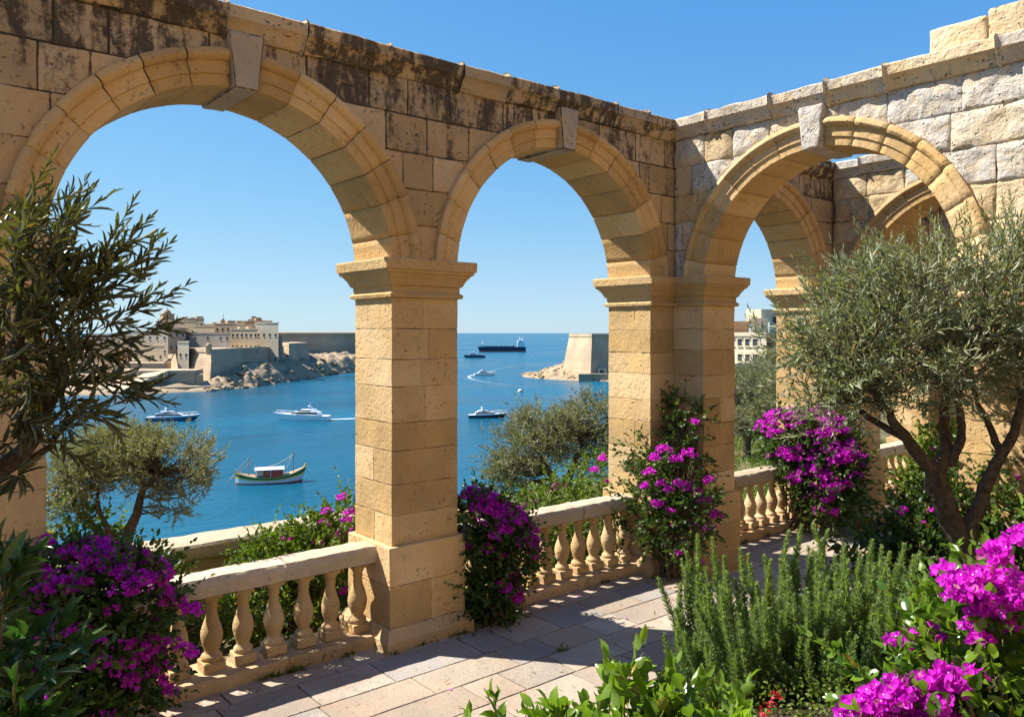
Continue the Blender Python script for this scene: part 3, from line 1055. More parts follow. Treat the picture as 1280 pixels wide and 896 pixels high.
def boulders(o, spots, zf, smin, smax, rng):
    """loose rocks, joined into the shore they lie on"""
    mb = MB()
    a = np.linspace(0, 2 * np.pi, 9)[:-1]
    ph = np.linspace(-1.2, 1.2, 5)
    base = np.stack([np.outer(np.cos(ph), np.cos(a)).ravel(), np.outer(np.cos(ph), np.sin(a)).ravel(), np.outer(np.sin(ph), np.ones(8)).ravel()], -1)
    base = np.concatenate([base, [[0, 0, 1.0]]])
    i, j = np.meshgrid(np.arange(4), np.arange(8), indexing='ij')
    q = (i * 8 + j).ravel()
    q2 = (i * 8 + (j + 1) % 8).ravel()
    F4 = np.stack([q, q2, q2 + 8, q + 8], -1)
    F3 = [(32 + k, 32 + (k + 1) % 8, 40) for k in range(8)]
    zz = zf(spots)
    W = sites(np.c_[spots, zz])
    for w in W:
        s = smin + (smax - smin) * rng.random() ** 2.5
        V = base * (1 + 0.35 * rng.normal(size=(41, 1)) * 0.6) * s * np.array([1.3, 0.9, 0.65]) * rng.uniform(0.7, 1.3, 3)
        an = rng.uniform(0, 6.28)
        R = np.array([[math.cos(an), -math.sin(an), 0], [math.sin(an), math.cos(an), 0], [0, 0, 1]])
        V = V @ R.T + w
        t = (rng.random(), 0, 0)
        n0 = mb.n
        mb.add(V, F4, t, 0, False)
        mb.F.append((np.array(F3, np.int64) + n0, 0, False))
    b = mb.build('boulders', MAT['rock'], o)
    return b


rb = np.random.default_rng(77)
hb = rb.uniform(-0.385, -0.17, 200)
hd = np.interp(hb, [-0.80, -0.56, -0.48, -0.375, -0.32, -0.26, -0.20, -0.14], [330, 345, 352, 372, 402, 468, 548, 690]) + rb.random(200) ** 2.2 * 22 - 2
boulders(HEAD, np.c_[hb * hd, hd], headland_z, 0.5, 2.1, rb)


def islet_z(P):
    r, d = P[:, 0], P[:, 1]
    u = (r - 74) / 68.0
    v = (d - 505) / 62.0
    tip = 1 - sstep(-1, -0.2, u) * 0.0
    e = np.sqrt(u * u * (1 + 0 * tip) + v * v)
    h = 1 - e
    z = Z_SEA - 4 + 4.5 * sstep(-0.06, 0.02, h) + 6.5 * sstep(0.02, 0.5, h)
    n = fbm(np.c_[P / 10.0, np.zeros(len(P))], 4) * 1.8 + 2.4 * np.abs(fbm(np.c_[P / 5.0, np.ones(len(P))], 4)) + 0.5 * np.round(3 * fbm(np.c_[P / 3.5, np.ones(len(P)) * 3], 2)) / 2
    return z + n * sstep(-0.1, 0.1, h) * (1 - 0.6 * sstep(0.3, 0.6, h))


ISL = shore('islet_rocks', np.linspace(0, 160, 150), np.linspace(430, 575, 120), islet_z)
ia = rb.uniform(math.pi * 0.75, math.pi * 2.0, 190)
ie = 1.0 - rb.random(190) ** 1.4 * 0.42
boulders(ISL, np.c_[74 + 68 * ie * np.cos(ia), 505 + 62 * ie * np.sin(ia)], islet_z, 0.6, 2.6, rb)


def wallbox(mb, pts, z0, z1, batter=0.0, mat=0, tone=(0.5, 0, 0), capmat=None):
    """closed polygon of (b, d) corners, walls leaning in by batter"""
    P = [site(b, d, z0) for b, d in pts]
    c = sum(P, Vector()) / len(P)
    T = []
    for p in P:
        v = p - c
        v.z = 0
        k = max(0.05, 1 - batter / max(v.length, 0.1))
        T.append(Vector((c.x + v.x * k, c.y + v.y * k, z1)))
    mb.prism(P, T, mat, tone, True, capmat)
    return P, T


def house(label, b0, b1, d, ztop, zbot, mat, depth=14.0, wins=None, skew=None, cat='building', group='houses of the old town across the harbour', roofs=0, name='town_house', wsize=None):
    """flat-roofed block seen across the water; wins = (rows, cols) of real recessed-frame windows on the side facing the terrace"""
    if skew is None:
        skew = -0.55 * (b1 - b0) * d if b1 < 0 else 0.0
    cx = site((b0 + b1) / 2, d)
    root = thing(name, label, cat, (cx.x, cx.y, zbot), 0, group)
    P = [site(b0, d), site(b1, d + skew), site(b1, d + skew + depth), site(b0 * d / (d + depth) if b0 < 0 else b0, d + depth)]
    P = [p - Vector((cx.x, cx.y, 0)) for p in P]
    H = ztop - zbot
    mb = MB()
    mb.prism([(p.x, p.y, 0) for p in P], [(p.x, p.y, H) for p in P])
    L = (P[1] - P[0]).length
    # parapet lip round the roof
    for k in range(4):
        a, b = P[k], P[(k + 1) % 4]
        dv = (b - a).normalized()
        nv = Vector((dv.y, -dv.x, 0))
        q = [a + nv * 0.2, b + nv * 0.2, b - nv * 0.25, a - nv * 0.25]
        mb.prism([(p.x, p.y, H - 0.15) for p in q], [(p.x, p.y, H + 0.55) for p in q])
    mb.build('wall', mat, root)
    if roofs:
        for k in range(roofs):
            rm = MB()
            t = (k + 0.6) / (roofs + 0.3)
            c = P[0].lerp(P[1], t).lerp(P[3].lerp(P[2], t), 0.5)
            w = 1.2 + 1.3 * RNG.random()
            rm.box((c.x - w, c.y - w, H), (c.x + w, c.y + w, H + 1.2 + 1.6 * RNG.random()))
            rm.build('roof_room', mat, root)
    if wins:
        rows, cols = wins
        dv = (P[1] - P[0]).normalized()
        nv = Vector((dv.y, -dv.x, 0))
        if nv.dot(Vector((EYE.x - cx.x, EYE.y - cx.y, 0))) < 0:
            nv = -nv
        ww, wh = wsize or (min(1.1, L / cols * 0.4), min(1.7, H / rows * 0.5))
        for i in range(rows):
            for j in range(cols):
                if RNG.random() < 0.08:
                    continue
                s = L * (j + 0.5) / cols
                zz = H * (i + 0.5) / rows - wh * 0.4
                o = P[0] + dv * s + nv * 0.05
                w = MB()
                q = [o - dv * ww / 2, o + dv * ww / 2]
                p0, p1 = q[0] - nv * 0.3, q[1] - nv * 0.3
                w.prism([(p0.x, p0.y, zz), (p1.x, p1.y, zz), (q[1].x, q[1].y, zz), (q[0].x, q[0].y, zz)],
                        [(p0.x, p0.y, zz + wh), (p1.x, p1.y, zz + wh), (q[1].x, q[1].y, zz + wh), (q[0].x, q[0].y, zz + wh)], 0)
                f0, f1 = q[0] - dv * 0.12, q[1] + dv * 0.12
                for (a, b) in ((-0.2, 0.0), (wh, wh + 0.15)):
                    w.prism([(f0.x, f0.y, zz + a), (f1.x, f1.y, zz + a), (f1.x + nv.x * 0.15, f1.y + nv.y * 0.15, zz + a), (f0.x + nv.x * 0.15, f0.y + nv.y * 0.15, zz + a)],
                            [(f0.x, f0.y, zz + b), (f1.x, f1.y, zz + b), (f1.x + nv.x * 0.15, f1.y + nv.y * 0.15, zz + b), (f0.x + nv.x * 0.15, f0.y + nv.y * 0.15, zz + b)], 1)
                w.build('window', [MAT['pane'], mat], root)
    return root


def zpy(py, d):
    """height seen at that picture row from that distance (used to read heights off the survey)"""
    return EYE.z + (416 - py) / 1000.0 * d


MAT['fort_grey'] = plain('grey_far_stone', (0.30, 0.27, 0.23), 0.95, 0.12, 0.08, spec=0.1)


# --- fort on the headland
def bastion(label, pts, z0, z1, batter, name='fort_bastion', lip=True, mat='fort', merlons=0, cat='fort', group=None):
    c = site(sum(p[0] for p in pts) / len(pts), sum(p[1] for p in pts) / len(pts))
    root = thing(name, label, cat, (0, 0, 0), 0, group)
    mb = MB()
    P, T = wallbox(mb, pts, z0, z1 - 1.6, batter, tone=(0.5, 0, 0.46))
    c = sum(T, Vector()) / len(T)
    up = []
    for (k, z) in ((1.006, z1 - 1.6), (1.006, z1)):
        up.append([Vector((c.x + (t.x - c.x) * k, c.y + (t.y - c.y) * k, z)) for t in T])
    # cordon and parapet
    cord = [[Vector((c.x + (t.x - c.x) * 1.018, c.y + (t.y - c.y) * 1.018, z)) for t in T] for z in (z1 - 1.9, z1 - 1.45)]
    mb.build('wall', MAT[mat], root)
    pb = MB()
    pb.prism(cord[0], cord[1])
    pb.prism(up[0], up[1])
    pb.build('parapet', MAT[mat], root)
    if merlons:
        m = MB()
        for k in range(2):
            a, b = up[1][k], up[1][(k + 1) % len(T)]
            n = merlons
            for i in range(n):
                if i % 2:
                    continue
                q0, q1 = a.lerp(b, i / n), a.lerp(b, (i + 1) / n)
                iv = (c - a.lerp(b, 0.5)).normalized() * 1.5
                m.prism([q0, q1, q1 + iv, q0 + iv], [p + Vector((0, 0, 1.1)) for p in (q0, q1, q1 + iv, q0 + iv)])
        m.build('merlons', MAT[mat], root)
    return root


bastion('great sloped sandstone bastion of the far fort with a long shaded face', [(-0.378, 392), (-0.276, 486), (-0.30, 545), (-0.434, 442)], -23.0, zpy(436, 400), 5.0)
bastion('lower stone bastion at the end of the long shaded fort wall', [(-0.279, 488), (-0.252, 520), (-0.27, 560), (-0.30, 540)], -20.0, zpy(429, 488), 2.0)
bastion('long bluish curtain wall at the back of the far fort', [(-0.295, 560), (-0.10, 690), (-0.10, 760), (-0.30, 640)], -22.0, zpy(416, 600), 2.0, name='curtain_wall', cat='wall')
bastion('stepped stone terrace with a pale top below the old town', [(-0.50, 405), (-0.435, 400), (-0.425, 428), (-0.50, 440)], -22.0, zpy(454, 400), 0.6, name='stone_terrace', cat='terrace')
bastion('low stone quay wall at the foot of the great bastion', [(-0.485, 372), (-0.396, 376), (-0.385, 392), (-0.485, 396)], -24.0, zpy(463, 375), 0.5, name='quay_wall', cat='quay')
bastion('waterside stone landing in front of the quay wall', [(-0.53, 352), (-0.375, 374), (-0.375, 384), (-0.53, 372)], -26.0, zpy(484, 365), 0.2, name='stone_landing', cat='quay')
bastion('small square stone store on the quay beside the bastion', [(-0.408, 376), (-0.386, 377), (-0.388, 388), (-0.41, 388)], -24.0, zpy(468, 376), 0.2, name='quay_store', cat='building')
rp = thing('ramp', 'pale smooth stone ramp climbing from the landing to the quay', 'ramp')
rm = MB()
a = [site(-0.535, 356, -23.0), site(-0.49, 352, -23.0), site(-0.43, 374, zpy(463, 374)), site(-0.455, 378, zpy(463, 374))]
rm.prism([p - Vector((0, 0, 3)) for p in a], a)
rm.build('ramp_body', MAT['plaster'], rp)

G = 'houses of the old town across the harbour'
house('long grey town house with small dark windows above the bastion', -0.408, -0.352, 445, zpy(417, 445), -9, MAT['fort_grey'], 16, (2, 7))
house('shaded blue-grey town house at the left corner of the bastion', -0.430, -0.408, 432, zpy(411, 432), -9, MAT['fort_far'], 14, (2, 3), skew=10)
house('broad sandstone town house with many windows right of the grey one', -0.352, -0.318, 455, zpy(412, 455), -9, MAT['plaster'], 16, (2, 6), roofs=2)
house('pale sunlit square town house at the right end of the row', -0.321, -0.292, 468, zpy(404, 468), -20, MAT['plaster_w'], 14, (2, 4))
house('low cream house under the sunlit square one', -0.302, -0.287, 480, zpy(419, 480), -20, MAT['plaster_w'], 8, (1, 2))
house('wide brown house high behind the row', -0.445, -0.395, 530, zpy(402, 530), -4, MAT['fort_far'], 16, (1, 6), roofs=2)
house('sandstone house on the skyline next to the bell tower', -0.42, -0.385, 550, zpy(399, 550), -4, MAT['fort'], 16, (2, 5), roofs=3)
house('long low skyline house with roof rooms right of the bell tower', -0.385, -0.335, 540, zpy(406, 540), -4, MAT['plaster'], 18, (1, 8), roofs=4)
house('brown house on the skyline behind the sunlit square one', -0.338, -0.30, 545, zpy(402, 545), -4, MAT['plaster_b'], 16, (1, 5), roofs=1)
house('pale house half hidden behind the dark branch', -0.475, -0.43, 455, zpy(414, 455), -12, MAT['plaster_w'], 14, (2, 5))
house('grey stone house left of the terrace, behind the dark branch', -0.53, -0.475, 440, zpy(419, 440), -14, MAT['fort_far'], 16, (2, 5))
house('farthest left town house behind the dark branch', -0.60, -0.535, 430, zpy(424, 430), -14, MAT['plaster'], 16, (2, 6))
house('squat stone house on the upper terrace', -0.462, -0.435, 415, zpy(432, 415), -16, MAT['plaster'], 12, (1, 3))

for b0, b1, d, zt, zb, mk, wn_, lab in (
        (-0.446, -0.428, 470, 412, -8, 'plaster_b', (2, 2), 'narrow brown house left of the corner house'),
        (-0.398, -0.372, 490, 408, -6, 'plaster', (1, 4), 'sandstone house stepping up behind the grey house'),
        (-0.372, -0.345, 500, 405, -6, 'fort', (2, 4), 'tall sandstone house in the middle of the second row'),
        (-0.346, -0.326, 505, 409, -6, 'plaster_w', (1, 3), 'small cream house in the second row'),
        (-0.418, -0.404, 415, 428, -16, 'plaster_w', (1, 2), 'small cream guardhouse just above the bastion terrace'),
        (-0.505, -0.48, 425, 441, -18, 'plaster_b', (1, 3), 'low brown waterside house left of the stepped terrace'),
        (-0.33, -0.312, 560, 400, -4, 'fort_grey', (1, 2), 'grey skyline house right of the brown one')):
    house(lab, b0, b1, d, zpy(zt, d), zb, MAT[mk], 10, wn_, roofs=int(RNG.integers(0, 3)))

bt = thing('bell_tower', 'square brown bell tower with a small dome rising over the old town', 'tower', tuple(site(-0.431, 545, zpy(405, 545))))
w = 3.6
t = MB()
t.box((-w, -w, -14), (w, w, 6.6))
t.box((-w - 0.4, -w - 0.4, 3.0), (w + 0.4, w + 0.4, 3.5))
t.box((-w - 0.4, -w - 0.4, 6.4), (w + 0.4, w + 0.4, 7.0))
t.build('wall', MAT['plaster_b'], bt)
t = MB()
t.lathe([(2.6, 6.9), (2.6, 7.6), (2.2, 8.7), (1.3, 9.5), (0.3, 9.9), (0.25, 11.2), (0.0, 11.3)], 16)
t.build('dome', MAT['plaster_b'], bt)
for sx in (-1, 1):
    t = MB()
    t.box((sx * 1.7 - 0.8, -w - 0.3, 0), (sx * 1.7 + 0.8, -w + 0.4, 2.6))
    t.build('bell_opening', MAT['pane'], bt).rotation_euler = (0, 0, math.radians(-39.5))
mt = thing('radio_mast', 'thin radio mast standing on the old town roofs', 'mast', tuple(site(-0.361, 540, zpy(408, 540))))
t = MB()
t.tube([(0, 0, 0), (0, 0, 8.5)], [0.25, 0.12], 6)
t.box((-0.5, -0.5, 3.6), (0.5, 0.5, 5.0))
t.build('pole', MAT['black'], mt)

sb = thing('sentry_box', 'tiny stone sentry box on the corner of the great bastion', 'sentry box', tuple(site(-0.379, 396, zpy(437, 396))))
m = MB()
m.lathe([(1.2, -2.5), (1.5, -1.5), (1.5, 1.6), (1.7, 1.7), (1.6, 2.1), (0.9, 3.0), (0.2, 3.4), (0, 3.5)], 10)
m.build('turret', MAT['fort'], sb)
# --- tower fort on the islet
bastion('massive sunlit sloping fort tower on the rocky islet beyond the corner pier', [(0.062, 484), (0.098, 452), (0.17, 490), (0.12, 545)], -23.0, zpy(417, 460), 5.0, merlons=0, name='fort_tower')
bastion('low stone jetty with a dark doorway under the islet tower', [(0.083, 447), (0.15, 452), (0.15, 466), (0.09, 462)], -25.5, zpy(467, 450), 0.3, name='stone_jetty', cat='jetty')
house('little white boathouse with a dark door on the islet', 0.107, 0.118, 456, zpy(462, 456), -20.6, MAT['plaster_w'], 5, (1, 1), group=None, name='boathouse', wsize=(2.6, 3.4))

# --- town on the right, seen under the sunlit arch
G2 = 'cream apartment blocks on the hill to the right'
house('cream apartment block with three rows of dark windows, seen past the corner pier', 0.235, 0.318, 150, zpy(419, 150), -9, MAT['plaster_w'], 11, (4, 9), skew=-9, group=G2, name='apartment_block', wsize=(0.75, 1.25))
house('brown upper storey set back on the cream apartment block', 0.24, 0.296, 157, zpy(405, 157), -4, MAT['plaster_b'], 8, (1, 3), group=G2, name='apartment_block')
house('white rooftop block above the cream apartment block', 0.298, 0.320, 154, zpy(401, 154), -4, MAT['plaster_w'], 8, (1, 2), group=G2, name='apartment_block', roofs=1)
house('tan side building with shutters right of the cream apartment block', 0.3185, 0.338, 153, zpy(421, 153), -9, MAT['plaster_b'], 10, (3, 2), group=G2, name='apartment_block', wsize=(0.8, 1.3))
house('tall white building behind the tan side building', 0.322, 0.40, 162, zpy(391, 162), -8, MAT['plaster_w'], 10, (4, 6), group=G2, name='apartment_block', roofs=1)
house('low white house with arched dark openings at the foot of the apartment block', 0.245, 0.32, 141, zpy(458, 141), -9, MAT['plaster_w'], 6, (1, 6), group=G2, name='apartment_block', wsize=(0.9, 1.2))


# ------------------------------------------------------------------ boats
def hull(mb, L, B, H, draft, bow=0.25, sheer=0.5, stern=0.75, rows=None, nst=22, transom=True, double=False):
    """lofted hull, bow towards +x; rows = [(fraction of height from waterline, material)] above water"""
    ts = np.linspace(0, 1, nst)
    fr = [-1.0, -0.5, 0.0] + [r[0] for r in rows]
    mats = [rows[0][1], rows[0][1]] + [r[1] for r in rows]
    V = []
    for t in ts:
        x = (t - 0.5) * L
        if double:
            hb = B / 2 * max(0.0, (1 - abs(2 * t - 1) ** 2.6)) ** 0.75
            sh = H * (1 + sheer * abs(2 * t - 1) ** 2.2 * (1.25 if t > 0.5 else 0.8))
        else:
            hb = B / 2 * (stern + (1 - stern) * min(1, t / 0.35)) * (1 - max(0, (t - 0.45) / 0.55) ** 2.3)
            sh = H * (1 + sheer * t ** 1.8)
        for f in fr:
            if f <= 0:
                k = 0.55 + 0.3 * (f + 1)
                y, z = hb * k, draft * f
                xx = x - (0.0 if t < 0.6 else (t - 0.6) * L * bow * 0.6)
            else:
                y, z = hb * (0.85 + 0.15 * f ** 0.6), sh * f
                xx = x + (0.0 if t < 0.6 else (t - 0.6) * L * bow * (f - 0.6))
            V.append((xx, y, z))
    V = np.array(V)
    n = len(fr)
    for s in (1, -1):
        W = V * np.array([1, s, 1])
        for k in range(n - 1):
            i = np.arange(nst - 1) * n + k
            F = np.stack([i, i + n, i + n + 1, i + 1], -1)
            mb.add(W, F if s < 0 else F[:, ::-1], (0.5, 0, 0), mats[k + 0] if k < 2 else rows[k - 2][1], True)
    # deck and transom
    top = np.arange(nst) * n + n - 1
    D = np.concatenate([V[top], V[top] * np.array([1, -1, 1])])
    i = np.arange(nst - 1)
    mb.add(D - np.array([0, 0, 0.04 * H]), np.stack([i, i + nst, i + nst + 1, i + 1], -1), (0.6, 0, 0), rows[-1][1] if len(rows[-1]) < 3 else rows[-1][2], False)
    st = [tuple(p) for p in V[:n]] + [tuple(p * np.array([1, -1, 1])) for p in V[:n][::-1]]
    mb.add(st, [tuple(range(len(st)))], (0.5, 0, 0), rows[0][1], False)
    return V


def cabin(mb, x0, x1, w0, w1, z0, z1, rake=(0.3, 0.8), mat=0, tone=(0.6, 0, 0)):
    """wedge-shaped deck house narrowing upward"""
    rb, rf = rake
    bot = [(x0, -w0, z0), (x1, -w0 * 0.55, z0), (x1, w0 * 0.55, z0), (x0, w0, z0)]
    top = [(x0 + rb, -w1, z1), (x1 - rf, -w1 * 0.6, z1), (x1 - rf, w1 * 0.6, z1), (x0 + rb, w1, z1)]
    mid = [((a[0] * 0.5 + b[0] * 0.5) + 0.0, a[1] * 0.4 + b[1] * 0.6, (a[2] + b[2]) / 2) for a, b in zip(bot, top)]
    mb.prism(bot, mid, mat, tone, False)
    mb.prism(mid, top, mat, tone, True)


def yacht(label, b, d, L, heading, hullmats, stripe, cat='yacht', group='motor yachts at anchor or under way in the harbour', fly=True):
    p = site(b, d, Z_SEA)
    root = thing('motor_yacht', label, cat, tuple(p), heading, group)
    B, H = L * 0.24, L * 0.085
    mb = MB()
    hull(mb, L, B, H, 0.5, 0.35, 0.55, 0.85, [(0.35, 0), (0.75, 0), (1.0, 1, 1)])
    mb.build('hull', hullmats, root)
    s = MB()
    cabin(s, -L * 0.33, L * 0.24, B * 0.40, B * 0.36, H * 1.05, H * 1.75, (0.2, L * 0.10))
    s.build('cabin', MAT['white'], root)
    s = MB()
    cabin(s, -L * 0.31, L * 0.20, B * 0.41, B * 0.385, H * 1.32, H * 1.68, (0.2, L * 0.06))
    s.build('window_band', MAT['pane'], root)
    s = MB()
    cabin(s, -L * 0.28, L * 0.10, B * 0.34, B * 0.30, H * 1.75, H * 2.25, (L * 0.05, L * 0.09))
    s.box((-L * 0.30, -B * 0.37, H * 1.75), (L * 0.13, B * 0.37, H * 1.80))
    s.build('flybridge', MAT['white'], root)
    s = MB()
    cabin(s, -L * 0.16, L * 0.085, B * 0.345, B * 0.32, H * 1.92, H * 2.15, (0.1, L * 0.05))
    s.build('windscreen', MAT['pane'], root)
    s = MB()
    for sy in (-1, 1):
        s.tube([(-L * 0.20, sy * B * 0.28, H * 1.8), (-L * 0.14, sy * B * 0.26, H * 2.75)], [0.10, 0.08], 6)
    s.tube([(-L * 0.14, -B * 0.26, H * 2.75), (-L * 0.14, B * 0.26, H * 2.75)], 0.10, 6)
    s.tube([(-L * 0.14, 0, H * 2.7), (-L * 0.15, 0, H * 3.7)], 0.06, 6)
    s.lathe([(0.0, 0), (0.4, 0.05), (0.4, 0.3), (0, 0.5)], 10, at=(-L * 0.14, B * 0.12, H * 2.8))
    s.build('radar_arch', MAT['white'], root)
    s = MB()
    pts = [(L * (0.05 + 0.43 * t), B * 0.46 * (1 - t ** 2.2) + 0.05, H * (1.2 + 0.28 * t) + 0.75) for t in np.linspace(0, 1, 9)]
    for sy in (-1, 1):
        q = [(x, y * sy, z) for x, y, z in pts]
        s.tube(q, 0.035, 4)
        for x, y, z in q[::2]:
            s.tube([(x, y, z - 0.85), (x, y, z)], 0.03, 4)
    s.build('handrail', MAT['white'], root)
    return root


RIGHT = math.radians(-39.5)          # heading that points to the right of the terrace view
yacht('blue-hulled motor yacht lying still at the left, near the old town landing', -0.424, 246, 15.2, RIGHT + 0.12, [MAT['blue'], MAT['white']], None)
yacht('white motor yacht with a foaming wake, between the blue yacht and the middle pier', -0.262, 248, 17.6, RIGHT + math.pi - 0.15, [MAT['white'], MAT['white']], None)
yacht('black-hulled motor yacht alone right of the middle pier', -0.0305, 255, 12.2, RIGHT + 0.10, [MAT['black'], MAT['white']], None)
yacht('small white speedboat turning at the head of a curved wake', -0.034, 512, 13.5, RIGHT + 0.2, [MAT['white'], MAT['white']], None, cat='speedboat', group=None)

# painted wooden fishing boat
p = site(-0.302, 144.5, Z_SEA)
lz = thing('fishing_boat', 'traditional wooden fishing boat with green, yellow and red bands, two masts and a white awning', 'boat', tuple(p), RIGHT + 0.30)
mb = MB()
hull(mb, 12.0, 3.5, 1.15, 0.5, 0.16, 1.15, rows=[(0.12, 4), (0.50, 0), (0.66, 2), (0.90, 1), (1.0, 2, 5)], double=True, nst=30)
mb.build('hull', [MAT['white'], MAT['green'], MAT['yel'], MAT['navy'], MAT['red'], MAT['wood']], lz)
m = MB()
m.tube([(5.5, 0, 1.3), (6.15, 0, 3.2)], [0.16, 0.12], 6)
m.tube([(-5.6, 0, 1.1), (-6.0, 0, 2.6)], [0.16, 0.12], 6)
m.build('stem_post', MAT['yel'], lz)
m = MB()
m.box((-2.3, -1.15, 0.9), (2.2, 1.15, 1.45))
m.build('cabin', MAT['blue'], lz)
for sy in (-1, 1):
    for k in range(5):
        m = MB()
        m.box((-1.25 + k * 0.7, sy * 1.2 - 0.05, 1.15), (-1.25 + k * 0.7 + 0.66, sy * 1.2 + 0.05, 2.3))
        m.build('curtain', MAT['red'], lz)
m = MB()
m.box((-2.6, -1.1, 1.4), (-1.3, 1.1, 2.3))
m.build('wheelhouse', MAT['plaster_w'], lz)
m = MB()
for k in range(8):
    a, b = k / 8, (k + 1) / 8
    ya, yb = -1.45 + 2.9 * a, -1.45 + 2.9 * b
    za, zb = 2.45 + 0.28 * math.sin(math.pi * a), 2.45 + 0.28 * math.sin(math.pi * b)
    m.prism([(-2.7, ya, za), (2.4, ya, za), (2.4, yb, zb), (-2.7, yb, zb)], [(-2.7, ya, za + 0.08), (2.4, ya, za + 0.08), (2.4, yb, zb + 0.08), (-2.7, yb, zb + 0.08)])
m.build('awning', MAT['white'], lz)
for x in (-2.4, 0.0, 2.2):
    for sy in (-1, 1):
        m = MB()
        m.tube([(x, sy * 1.3, 1.0), (x, sy * 1.3, 2.5)], 0.045, 5)
        m.build('awning_post', MAT['white'], lz)
for x, h in ((-3.7, 4.9), (4.0, 5.4)):
    m = MB()
    m.tube([(x, 0, 0.8), (x, 0, h)], [0.10, 0.06], 7)
    m.build('mast', MAT['wood'], lz)
m = MB()
for a, b, s in (((-3.7, 0, 4.7), (-7.6, 0.2, 0.1), 0.0), ((-3.7, 0, 4.6), (-1.6, 0.0, 2.6), 0.5), ((4.0, 0, 5.2), (2.0, 0.8, 2.4), 0.1), ((4.0, 0, 5.2), (2.3, -0.9, 1.6), 0.1),
                ((4.0, 0, 5.2), (7.9, 0, 0.2), 0.3), ((4.0, 0, 5.0), (-0.5, 0, 2.9), 0.4), ((-3.7, 0, 4.7), (-5.6, 0, 1.9), 0.0)):
    a, b = Vector(a), Vector(b)
    m.tube([a.lerp(b, t) - Vector((0, 0, s * 4 * t * (1 - t))) for t in np.linspace(0, 1, 7)], 0.035, 4)
m.build('rigging', MAT['rope'], lz)
m = MB()
m.tube([(-3.3, 0.3, 3.9), (-7.4, 0.5, 0.3)], 0.06, 5)
m.build('boom', MAT['wood'], lz)

# tanker on the horizon
p = site(-0.0125, 1150, Z_SEA)
tk = thing('cargo_ship', 'long dark cargo ship with a white bridge at the stern, out near the horizon', 'ship', tuple(p), RIGHT + math.pi + 0.05)
mb = MB()
hull(mb, 68, 11, 6.8, 1.0, 0.10, 0.12, 0.9, [(0.2, 1), (0.92, 0), (1.0, 0)])
mb.build('hull', [MAT['navy'], MAT['red']], tk)
for nm, x0, x1, h0, h1 in (('bridge', -32, -22, 6.6, 14.0), ('forecastle', 24, 33, 7.0, 10.5)):
    m = MB()
    m.box((x0, -4.6, h0), (x1, 4.6, h1))
    if nm == 'bridge':
        m.box((x0 + 2, -5.3, h1), (x1 - 1, 5.3, h1 + 2.4))
        m.box((x0 + 1, -1.5, h1 + 2.4), (x0 + 4, 1.5, h1 + 6.0))
    m.build(nm, MAT['white'], tk)
m = MB()
m.tube([(-25, 0, 16), (-25, 0, 22.5)], 0.35, 6)
m.tube([(28, 0, 10), (28, 0, 17)], 0.35, 6)
for x in (-10, 4, 16):
    m.tube([(x, 0, 7), (x, 0, 10.5)], 0.3, 6)
m.build('mast', MAT['white'], tk)
m = MB()
for x in np.arange(-18, 22, 5.5):
    m.box((x, -3.8, 7.0), (x + 4.4, 3.8, 8.2))
m.build('hatch', MAT['navy'], tk)
# tug
p = site(-0.0465, 870, Z_SEA)
tg = thing('ferry_boat', 'small dark ferry boat with a pale deckhouse left of the cargo ship', 'boat', tuple(p), RIGHT + math.pi)
mb = MB()
hull(mb, 23, 5.5, 2.3, 0.8, 0.15, 0.3, 0.85, [(0.3, 0), (0.9, 0), (1.0, 0)])
mb.build('hull', [MAT['navy']], tg)
m = MB()
m.box((-8, -2.2, 2.2), (6, 2.2, 4.4))
m.box((0, -1.8, 4.4), (5, 1.8, 6.2))
m.tube([(1, 0, 6), (1, 0, 9)], 0.15, 5)
m.build('deckhouse', MAT['white'], tg)
m = MB()
m.box((-7, -2.3, 3.0), (5, 2.3, 3.7))
m.build('window_band', MAT['pane'], tg)
# mooring buoy
by = thing('mooring_buoy', 'round pale mooring buoy afloat in front of the islet', 'buoy', tuple(site(0.0105, 366, Z_SEA)))
m = MB()
m.lathe([(0, -0.8), (0.9, -0.5), (1.25, 0.1), (1.1, 0.8), (0.6, 1.25), (0, 1.4)], 14)
m.build('float', MAT['plaster_w'], by)
m = MB()
m.tube([(0, 0, 1.3), (0, 0, 1.9)], 0.12, 6)
m.build('mooring_ring', MAT['black'], by)


# foam left by the moving boats: rippled strips lying on the sea
def foam_mat():
    m = NT('wake_foam')
    P = m.coord()
    n = m.noise(P, 0.55, 6, 0.7)
    r, g, b = m.attr()
    a = m.ramp(m.math('ADD', m.math('MULTIPLY', n, 0.8), r), 0.72, 1.05)
    bs = m.n('ShaderNodeBsdfPrincipled')
    bs.inputs['Base Color'].default_value = (0.62, 0.70, 0.74, 1)
    bs.inputs['Roughness'].default_value = 0.7
    tr = m.n('ShaderNodeBsdfTransparent')
    mx = m.n('ShaderNodeMixShader')
    m.l(a, mx.inputs[0])
    m.l(tr.outputs[0], mx.inputs[1])
    m.l(bs.outputs[0], mx.inputs[2])
    m.l(mx.outputs[0], m.out.inputs['Surface'])
    return m.m


MAT['foam'] = foam_mat()


